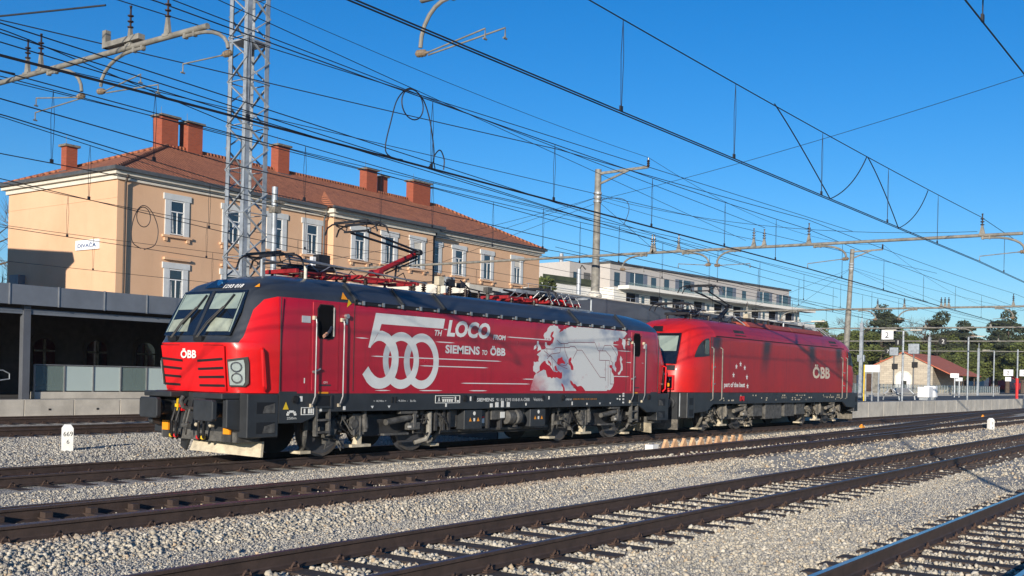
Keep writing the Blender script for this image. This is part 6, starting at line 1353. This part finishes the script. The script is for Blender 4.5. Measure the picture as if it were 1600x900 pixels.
for s in (-1, 1): MB().box(60.8, 65.4, 3.75+s*.15, 3.75+s*.6, 1.16, 1.22).build('seat', M['benchw'], t); MB().add([(61, 3.75+s*.15, 1.3), (65.2, 3.75+s*.15, 1.3), (65.2, 3.75+s*.03, 1.6), (61, 3.75+s*.03, 1.6), (61, 3.75+s*.2, 1.3), (65.2, 3.75+s*.2, 1.3), (65.2, 3.75+s*.08, 1.6), (61, 3.75+s*.08, 1.6)], [(0, 1, 2, 3), (4, 7, 6, 5), (0, 3, 7, 4), (1, 5, 6, 2), (3, 2, 6, 7)]).build('backrest', M['benchw'], t)
for i, (x, y, w_) in enumerate(((66.5, 2.9, .55), (68.4, 3.0, .32))):
    t = thing('cabinet', ['wide white cabinet on the island platform right of the bench', 'narrow white cabinet beside the wide one on the island platform'][i], 'cabinet', (x, y, PZ0), 'white cabinets on the platform'); MB().box(x-w_, x+w_, y-.4, y+.4, PZ0+.2, PZ0+.95+.08*i).build('case', M['signwhite'], t, bevel=.03); MB().box(x-w_*.8, x+w_*.8, y-.3, y+.3, PZ0, PZ0+.2).build('plinth', M['galv'], t)
def lamp(x, y, h, label, arms=(-1, 1), z0=PZ0, sign=None, ax_='x'):
    t = thing('platform_lamp', label, 'lamp', (x, y, z0), 'lamp posts on the platforms'); MB().cyl((x, y, z0), (x, y, z0+h), .07, 10).build('post', M['galv'], t)
    for s in arms:
        MB().bar((x, y, z0+h), (x, y-s*1.1, z0+h+.05), .05).build('arm', M['galv'], t); MB().box(x-.12, x+.12, y-s*.45, y-s*1.2, z0+h+.02, z0+h+.10).build('lamp_head', M['cream'], t, bevel=.03)
    if sign: sg_ = MB().box(x-.1, x-.04, y+sign[1]-.38, y+sign[1]+.38, z0+h-.55, z0+h+.08).build('track_sign', M['signwhite'], t); text(sign[0], 'number', t, M['txtblack'], (x-.105, y+sign[1]+.15, z0+h-.45), None, .38, '-x')
    return t
lamp(58.4, 2.25, 4.6, 'lamp post with a white square sign reading 2 on the island platform', (-1, 1), sign=('2', 1.0))
lamp(77, 2.4, 5.0, 'lamp post without a sign near the middle of the island platform', (1,))
lamp(33.5, 5.2, 4.3, 'double lamp post just behind the rear of the second locomotive', (-1, 1))
lamp(42.3, 3.0, 4.3, 'double lamp post right of the apartment block end', (-1, 1)); lamp(140, 4, 6, 'distant thin lamp post before the red train', (1,)); lamp(112, 7.6, 5, 'distant lamp post between the goods shed and the red train', (-1,)); lamp(160, 8, 5.6, 'farthest lamp post left of the red train', (1,))
t = thing('sign_post', 'red and white post with signs 2 and 3 near the right edge', 'sign post', (95.6, 2.2, PZ0)); MB().cyl((95.6, 2.2, PZ0), (95.6, 2.2, 2.7), .13, 10).build('red_base', M['redpost'], t); MB().cyl((95.6, 2.2, 2.7), (95.6, 2.2, 5.4), .07, 10).build('post', M['galv'], t)
for y, s in ((2.95, '2'), (1.55, '3')): MB().box(95.4, 95.46, y-.42, y+.42, 2.9, 3.5).build('track_sign', M['signwhite'], t, bevel=.02); text(s, 'number', t, M['txtblack'], (95.39, y+.12, 3.03), None, .34, '-x')
MB().box(95.4, 95.46, 2.7, 3.2, 2.4, 2.8).build('small_sign', M['signwhite'], t)
def sigscreen(x, y, zb, s, label):
    t = thing('loudspeaker_post', label, 'sign post', (x, y, -.2), 'posts with light boxes before the goods shed'); MB().cyl((x, y, -.2), (x, y, zb), .07, 8).build('post', M['gutter'], t); MB().box(x-.2, x+.2, y-s, y+s, zb, zb+2*s).build('light_box', M['galv'], t, bevel=.04); MB().box(x-.3, x-.21, y-.45, y+.1, zb-1.3, zb-.75).build('dark_box', M['black'], t, bevel=.03); return t
sigscreen(88.7, 11.6, 4.55, .38, 'post with pale box and dark box left of the goods shed door'); sigscreen(89.8, 10.1, 4.75, .48, 'taller post with pale box and dark box in front of the goods shed door'); sigscreen(86.9, 14.1, 3.9, .32, 'post with pale box rising behind the notice board')
for i, (x, y, z, s, l) in enumerate(((95.7, 13.1, 6.05, '1', 'small black sign reading 1 hanging from the gantry'), (95.7, 8.9, 6.15, '2', 'small black sign reading 2 on the gantry right of the goods shed'), (127.6, 23.6, 6.1, '7', 'small black sign reading 7 left of the goods shed'))):
    t = thing('track_number', l, 'sign', (x, y, z), 'black track number signs'); MB().box(x-.3, x-.25, y-.32, y+.32, z-.32, z+.32).build('plate', M['black'], t); text(s, 'number', t, M['white'], (x-.31, y+.1, z-.2), None, .4, '-x')
for i, (x, y, z, s) in enumerate(((92.1, 6.94, 2.6, .38), (92.4, 6.6, 2.3, .3))):
    t = thing('small_sign', ['white rectangular sign on a thin post before the shed roof overhang', 'smaller white sign just right of and below the other one'][i], 'sign', (x, y, .4)); MB().cyl((x, y, .4), (x, y, z), .06, 6).build('post', M['galv'], t); MB().box(x-.1, x-.05, y-1.0*s, y+1.0*s, z, z+1.1*s).build('plate', M['signwhite'], t)
# ---------------------------------------------------------------- distant red train
t = thing('red_train', 'distant red train with dark windscreen at the right edge', 'train', (276, 40, 0))
def RT_(mb): return mb.xf(lambda p: (276+p[0], 40+p[1]+p[0]*.03, p[2]+.9))
RT_(MB().prism([(0, .2), (-.3, 1.2), (0, 2.2), (1.0, 3.5), (2.2, 3.9), (40, 3.9), (40, .2)], 'y', -2.2, 2.2)).build('body', M['redmark'], t, bevel=.15); RT_(MB().add([(.1, -1.9, 2.0), (.85, -1.9, 3.2), (.85, 1.9, 3.2), (.1, 1.9, 2.0), (-.05, -1.9, 2.0), (.7, -1.9, 3.25), (.7, 1.9, 3.25), (-.05, 1.9, 2.0)], [(4, 5, 6, 7), (0, 3, 2, 1), (0, 1, 5, 4), (1, 2, 6, 5), (2, 3, 7, 6), (3, 0, 4, 7)])).build('windscreen', M['darkglass'], t)
RT_(MB().box(1.2, 40, -1.9, 1.9, 3.85, 4.15)).build('roof', M['dark'], t); RT_(MB().box(-.36, -.2, -.6, .6, .9, 1.15)).build('emblem', M['white'], t); RT_(MB().box(0, 40, -2, 2, -1, .19)).build('underframe', M['dark'], t); RT_(MB().box(3, 39, -2.24, -2.21, 2.0, 3.0)).build('window_band', M['darkglass'], t)
# ---------------------------------------------------------------- person at the cab window: sleeve and hand on the sill
t = thing('person', 'person leaning a hand out of the open cab door window of the first locomotive', 'person', (2.62, -1.40, 2.62))
def skinmesh(name, verts, edges, radii, mt, parent, sub=2):
    me = bpy.data.meshes.new(name); o0 = WL[parent]; me.from_pydata([tuple(Vector(v)-o0) for v in verts], edges, []); o = bpy.data.objects.new(name, me); C.objects.link(o); o.parent = parent; WL[o] = o0
    sk = o.modifiers.new('skin', 'SKIN')
    for i, r_ in enumerate(radii): me.skin_vertices[0].data[i].radius = (r_, r_)
    me.skin_vertices[0].data[0].use_root = True
    sb = o.modifiers.new('subdivision', 'SUBSURF'); sb.levels = sb.render_levels = sub; me.materials.append(mt); o.modifiers.new('w', 'WELD').merge_threshold = .0001
    return o
W0 = (2.66, -1.53, 2.665)
v = [W0, (2.72, -1.50, 2.69), (2.80, -1.44, 2.72), (2.62, -1.562, 2.65)]; e_ = [(0, 1), (1, 2), (0, 3)]; r_ = [.034, .030, .036, .036]
for k2, (dx, dz, L) in enumerate(((-.035, .020, .065), (-.045, .005, .078), (-.043, -.012, .072), (-.035, -.028, .056))):
    b0 = len(v); v += [(2.60-.01*k2*0, -1.575, 2.655+dz*.8), (2.60+dx*.6, -1.60, 2.650+dz*1.1), (2.60+dx-L*.45, -1.60, 2.635+dz*1.2), (2.60+dx-L*.8, -1.585, 2.610+dz*1.3)]; e_ += [(3, b0), (b0, b0+1), (b0+1, b0+2), (b0+2, b0+3)]; r_ += [.012, .010, .009, .008]
b0 = len(v); v += [(2.65, -1.575, 2.69), (2.62, -1.60, 2.70), (2.585, -1.61, 2.69)]; e_ += [(0, b0), (b0, b0+1), (b0+1, b0+2)]; r_ += [.014, .011, .009]
skinmesh('body', v, e_, r_, M['skin'], t)
skinmesh('sleeve', [(2.70, -1.512, 2.685), (2.76, -1.50, 2.72), (2.84, -1.49, 2.85)], [(0, 1), (1, 2)], [.042, .05, .055], M['sleeve'], t)
# ---------------------------------------------------------------- trees and hills
def leafcloud(mb, c, rad, n, s, rng, flat=.8):
    q = rng.normal(size=(n, 3)); q /= np.linalg.norm(q, axis=1)[:, None]; q *= (rng.uniform(.35, 1, n)**.6)[:, None]*np.array(rad)[None]
    for p in q:
        a = Vector(rng.normal(size=3)).normalized(); b2 = a.orthogonal().normalized(); p = Vector(p)+Vector(c); ss = s*rng.uniform(.6, 1.3)
        mb.add([p-a*ss, p+b2*ss*.6, p+a*ss, p-b2*ss*.6], [(0, 1, 2, 3)])
def tree(x, y, h, wdt, label, kind='pine', z0=-.4, group='trees behind the goods shed', seed=0, dens=1.):
    rng = np.random.default_rng(seed+int(x*7+y*3) % 9999); t = thing({'pine': 'pine_tree', 'bush': 'leafy_tree', 'bare': 'bare_tree'}[kind], label, 'tree', (x, y, z0), group)
    mb = MB(); top = h*(.9 if kind != 'bare' else .7)
    mb.tube([(x, y, z0), (x+rng.uniform(-.3, .3), y, z0+h*.4), (x+rng.uniform(-.5, .5), y, z0+top)], [wdt*.05+.06, wdt*.035+.04, .03], 7)
    tips = []
    for i in range(14 if kind != 'bare' else 26):
        z = z0+h*(rng.uniform(.3, .88) if kind == 'pine' else rng.uniform(.25, .75)); a = rng.uniform(0, 6.28)
        L = wdt*.5*(1.15-(z-z0)/h*(.75 if kind == 'pine' else .35))*rng.uniform(.6, 1.05); up_ = rng.uniform(.05, .35) if kind == 'pine' else rng.uniform(.3, .9)
        p = (x+L*math.cos(a), y+L*math.sin(a), z+L*up_); mb.tube([(x, y, z), ((x+p[0])/2, (y+p[1])/2, z+L*up_*.4), p], [.07+wdt*.008, .05, .02], 5); tips.append(p)
        if kind == 'bare':
            for _ in range(9):
                q = (p[0]+rng.uniform(-1, 1)*L*.5, p[1]+rng.uniform(-1, 1)*L*.5, p[2]+rng.uniform(.1, 1)*L*.5); mid = tuple((p[k]+q[k])/2+rng.uniform(-.1, .1) for k in range(3)); mb.tube([p, mid, q], [.025, .018, .008], 4)
                for _ in range(3): q2_ = (q[0]+rng.uniform(-.6, .6), q[1]+rng.uniform(-.6, .6), q[2]+rng.uniform(0, .7)); mb.tube([mid, q2_], [.014, .006], 3)
    mb.build('trunk', M['bark'] if kind != 'bare' else M['twig'], t)
    if kind != 'bare':
        cr = MB()
        for p in tips: leafcloud(cr, p, (wdt*.21, wdt*.21, wdt*(.07 if kind == 'pine' else .14)), int(300*dens), .30*(h/11)**.5, rng)
        leafcloud(cr, (x, y, z0+h*.93), (wdt*.2, wdt*.2, h*.09), int(300*dens), .3, rng)
        if kind == 'bush': leafcloud(cr, (x, y, z0+h*.6), (wdt*.36, wdt*.36, h*.3), int(1300*dens), .3, rng)
        if kind == 'pine': leafcloud(cr, (x, y, z0+h*.62), (wdt*.34, wdt*.34, h*.26), int(900*dens), .3, rng)
        cr.build('crown', M['green1'] if kind == 'pine' else M['green2'], t, fix=False)
    return t
# tall pines and mixed trees: (bearing pixel column given as real spots behind the shed)
spots = [(196, 72, 15, 9, 'bush'), (203, 66, 16, 9, 'bush'), (206, 60.5, 15, 8, 'bush'), (214, 57, 18, 9, 'bare'), (208, 54, 13, 8, 'bush'), (217, 51.5, 19, 10, 'pine'), (222, 47, 17, 9, 'bare'), (225, 44.5, 17.5, 9, 'bare'), (216, 44.5, 12, 8, 'bush'), (226, 41.5, 18, 9, 'pine'), (228, 37.5, 16, 8, 'pine'),
         (222, 37, 10, 7, 'bush'), (236, 33, 16, 9, 'pine'), (233, 29.5, 18.5, 9, 'pine'), (238, 25.5, 16.5, 9, 'pine'), (230, 26, 12, 8, 'bush'), (240, 20, 14, 8, 'bush'), (236, 21, 9, 7, 'bare'), (190, 63.5, 8, 7, 'bush'), (199, 57, 9, 7, 'bush'), (246, 14, 9, 7, 'bare'), (248, 8, 9, 8, 'bare'), (252, 3, 9, 7, 'bare')]
spots += [(218+3*i, 66-5.6*i, 10.5+(i*37 % 5)*.8, 11, 'bush') for i in range(12)]
names = {'pine': 'dark pine crown', 'bush': 'yellow-green bushy tree', 'bare': 'brown leafless tree'}
where = ['at the left end of the tree line behind the locomotive rear', 'second from the left in the tree line', 'behind the notice board', 'with thin branches above the board', 'low between the board and the shed', 'tallest behind the shed gable', 'above the shed ridge', 'right of the shed ridge', 'low over the shed wall', 'over the middle of the shed roof', 'over the right part of the shed roof', 'low behind the shed roof', 'left of the tall white mast', 'highest one, right of the shed', 'beside the highest pine to its right', 'low under the highest pine', 'right of the pines before the hill', 'low near the small far house', 'low behind the rear locomotive', 'low left of the shed', 'small, above the red train', 'small, at the right edge', 'small, beyond the right edge signs']+['in the low tree hedge behind the shed, %s from left' % q for q in ('first', 'second', 'third', 'fourth', 'fifth', 'sixth', 'seventh', 'eighth', 'ninth', 'tenth', 'eleventh', 'twelfth')]
for i, (x, y, h, wd, kd) in enumerate(spots): tree(x, y, h, wd, names[kd]+' '+where[i], kd, seed=i, dens=1.3)
tree(88, 51, 13.5, 7, 'green tree in the gap between the station and the apartment block', 'bush', group=None, seed=40, dens=1.6)
tree(20.5, 47.5, 13, 8, 'bare tree at the left edge behind the station gable', 'bare', group=None, seed=50)
t = thing('cottage', 'small pale cottage with grey gable roof among the far trees', 'house', (266, 44.7, 0)); MB().box(262, 270, 42, 47.5, 0, 6.8).build('wall', M['concrete'], t); MB().prism([(41.3, 6.6), (48.2, 6.6), (44.7, 8.5)], 'x', 261.5, 270.5).build('roof', M['tubegrey'], t)
mb = MB(); rng = np.random.default_rng(2); n = 120; vs = []
for i in range(n+1):
    a = R(-25+i*110/n); h1 = 46+8*math.sin(i*.21)+4*math.sin(i*.9+1)+rng.uniform(-1, 1)
    for rr_, hh in ((900, -1), (1250, h1*.55), (1500, h1), (2200, 10)): vs.append((rr_*math.cos(a), rr_*math.sin(a), hh))
mb.add(vs, [(4*i+j, 4*i+4+j, 4*i+5+j, 4*i+1+j) for i in range(n) for j in range(3)])
props(mb.build('hills', M['hill'], smooth=True), None, None, kind='structure')
# ---------------------------------------------------------------- air
mh = bpy.data.materials.new('thin_haze'); mh.use_nodes = True; nh = mh.node_tree; nh.nodes.remove(nh.nodes['Principled BSDF'])
pv = nh.nodes.new('ShaderNodeVolumePrincipled'); pv.inputs['Color'].default_value = (.80, .88, .98, 1); pv.inputs['Density'].default_value = .00015; pv.inputs['Anisotropy'].default_value = .2
nh.links.new(pv.outputs[0], nh.nodes['Material Output'].inputs['Volume'])
hz = MB().box(-700, 2600, -2500, 2600, -3, 95).build('haze', mh); props(hz, None, None, kind='stuff')
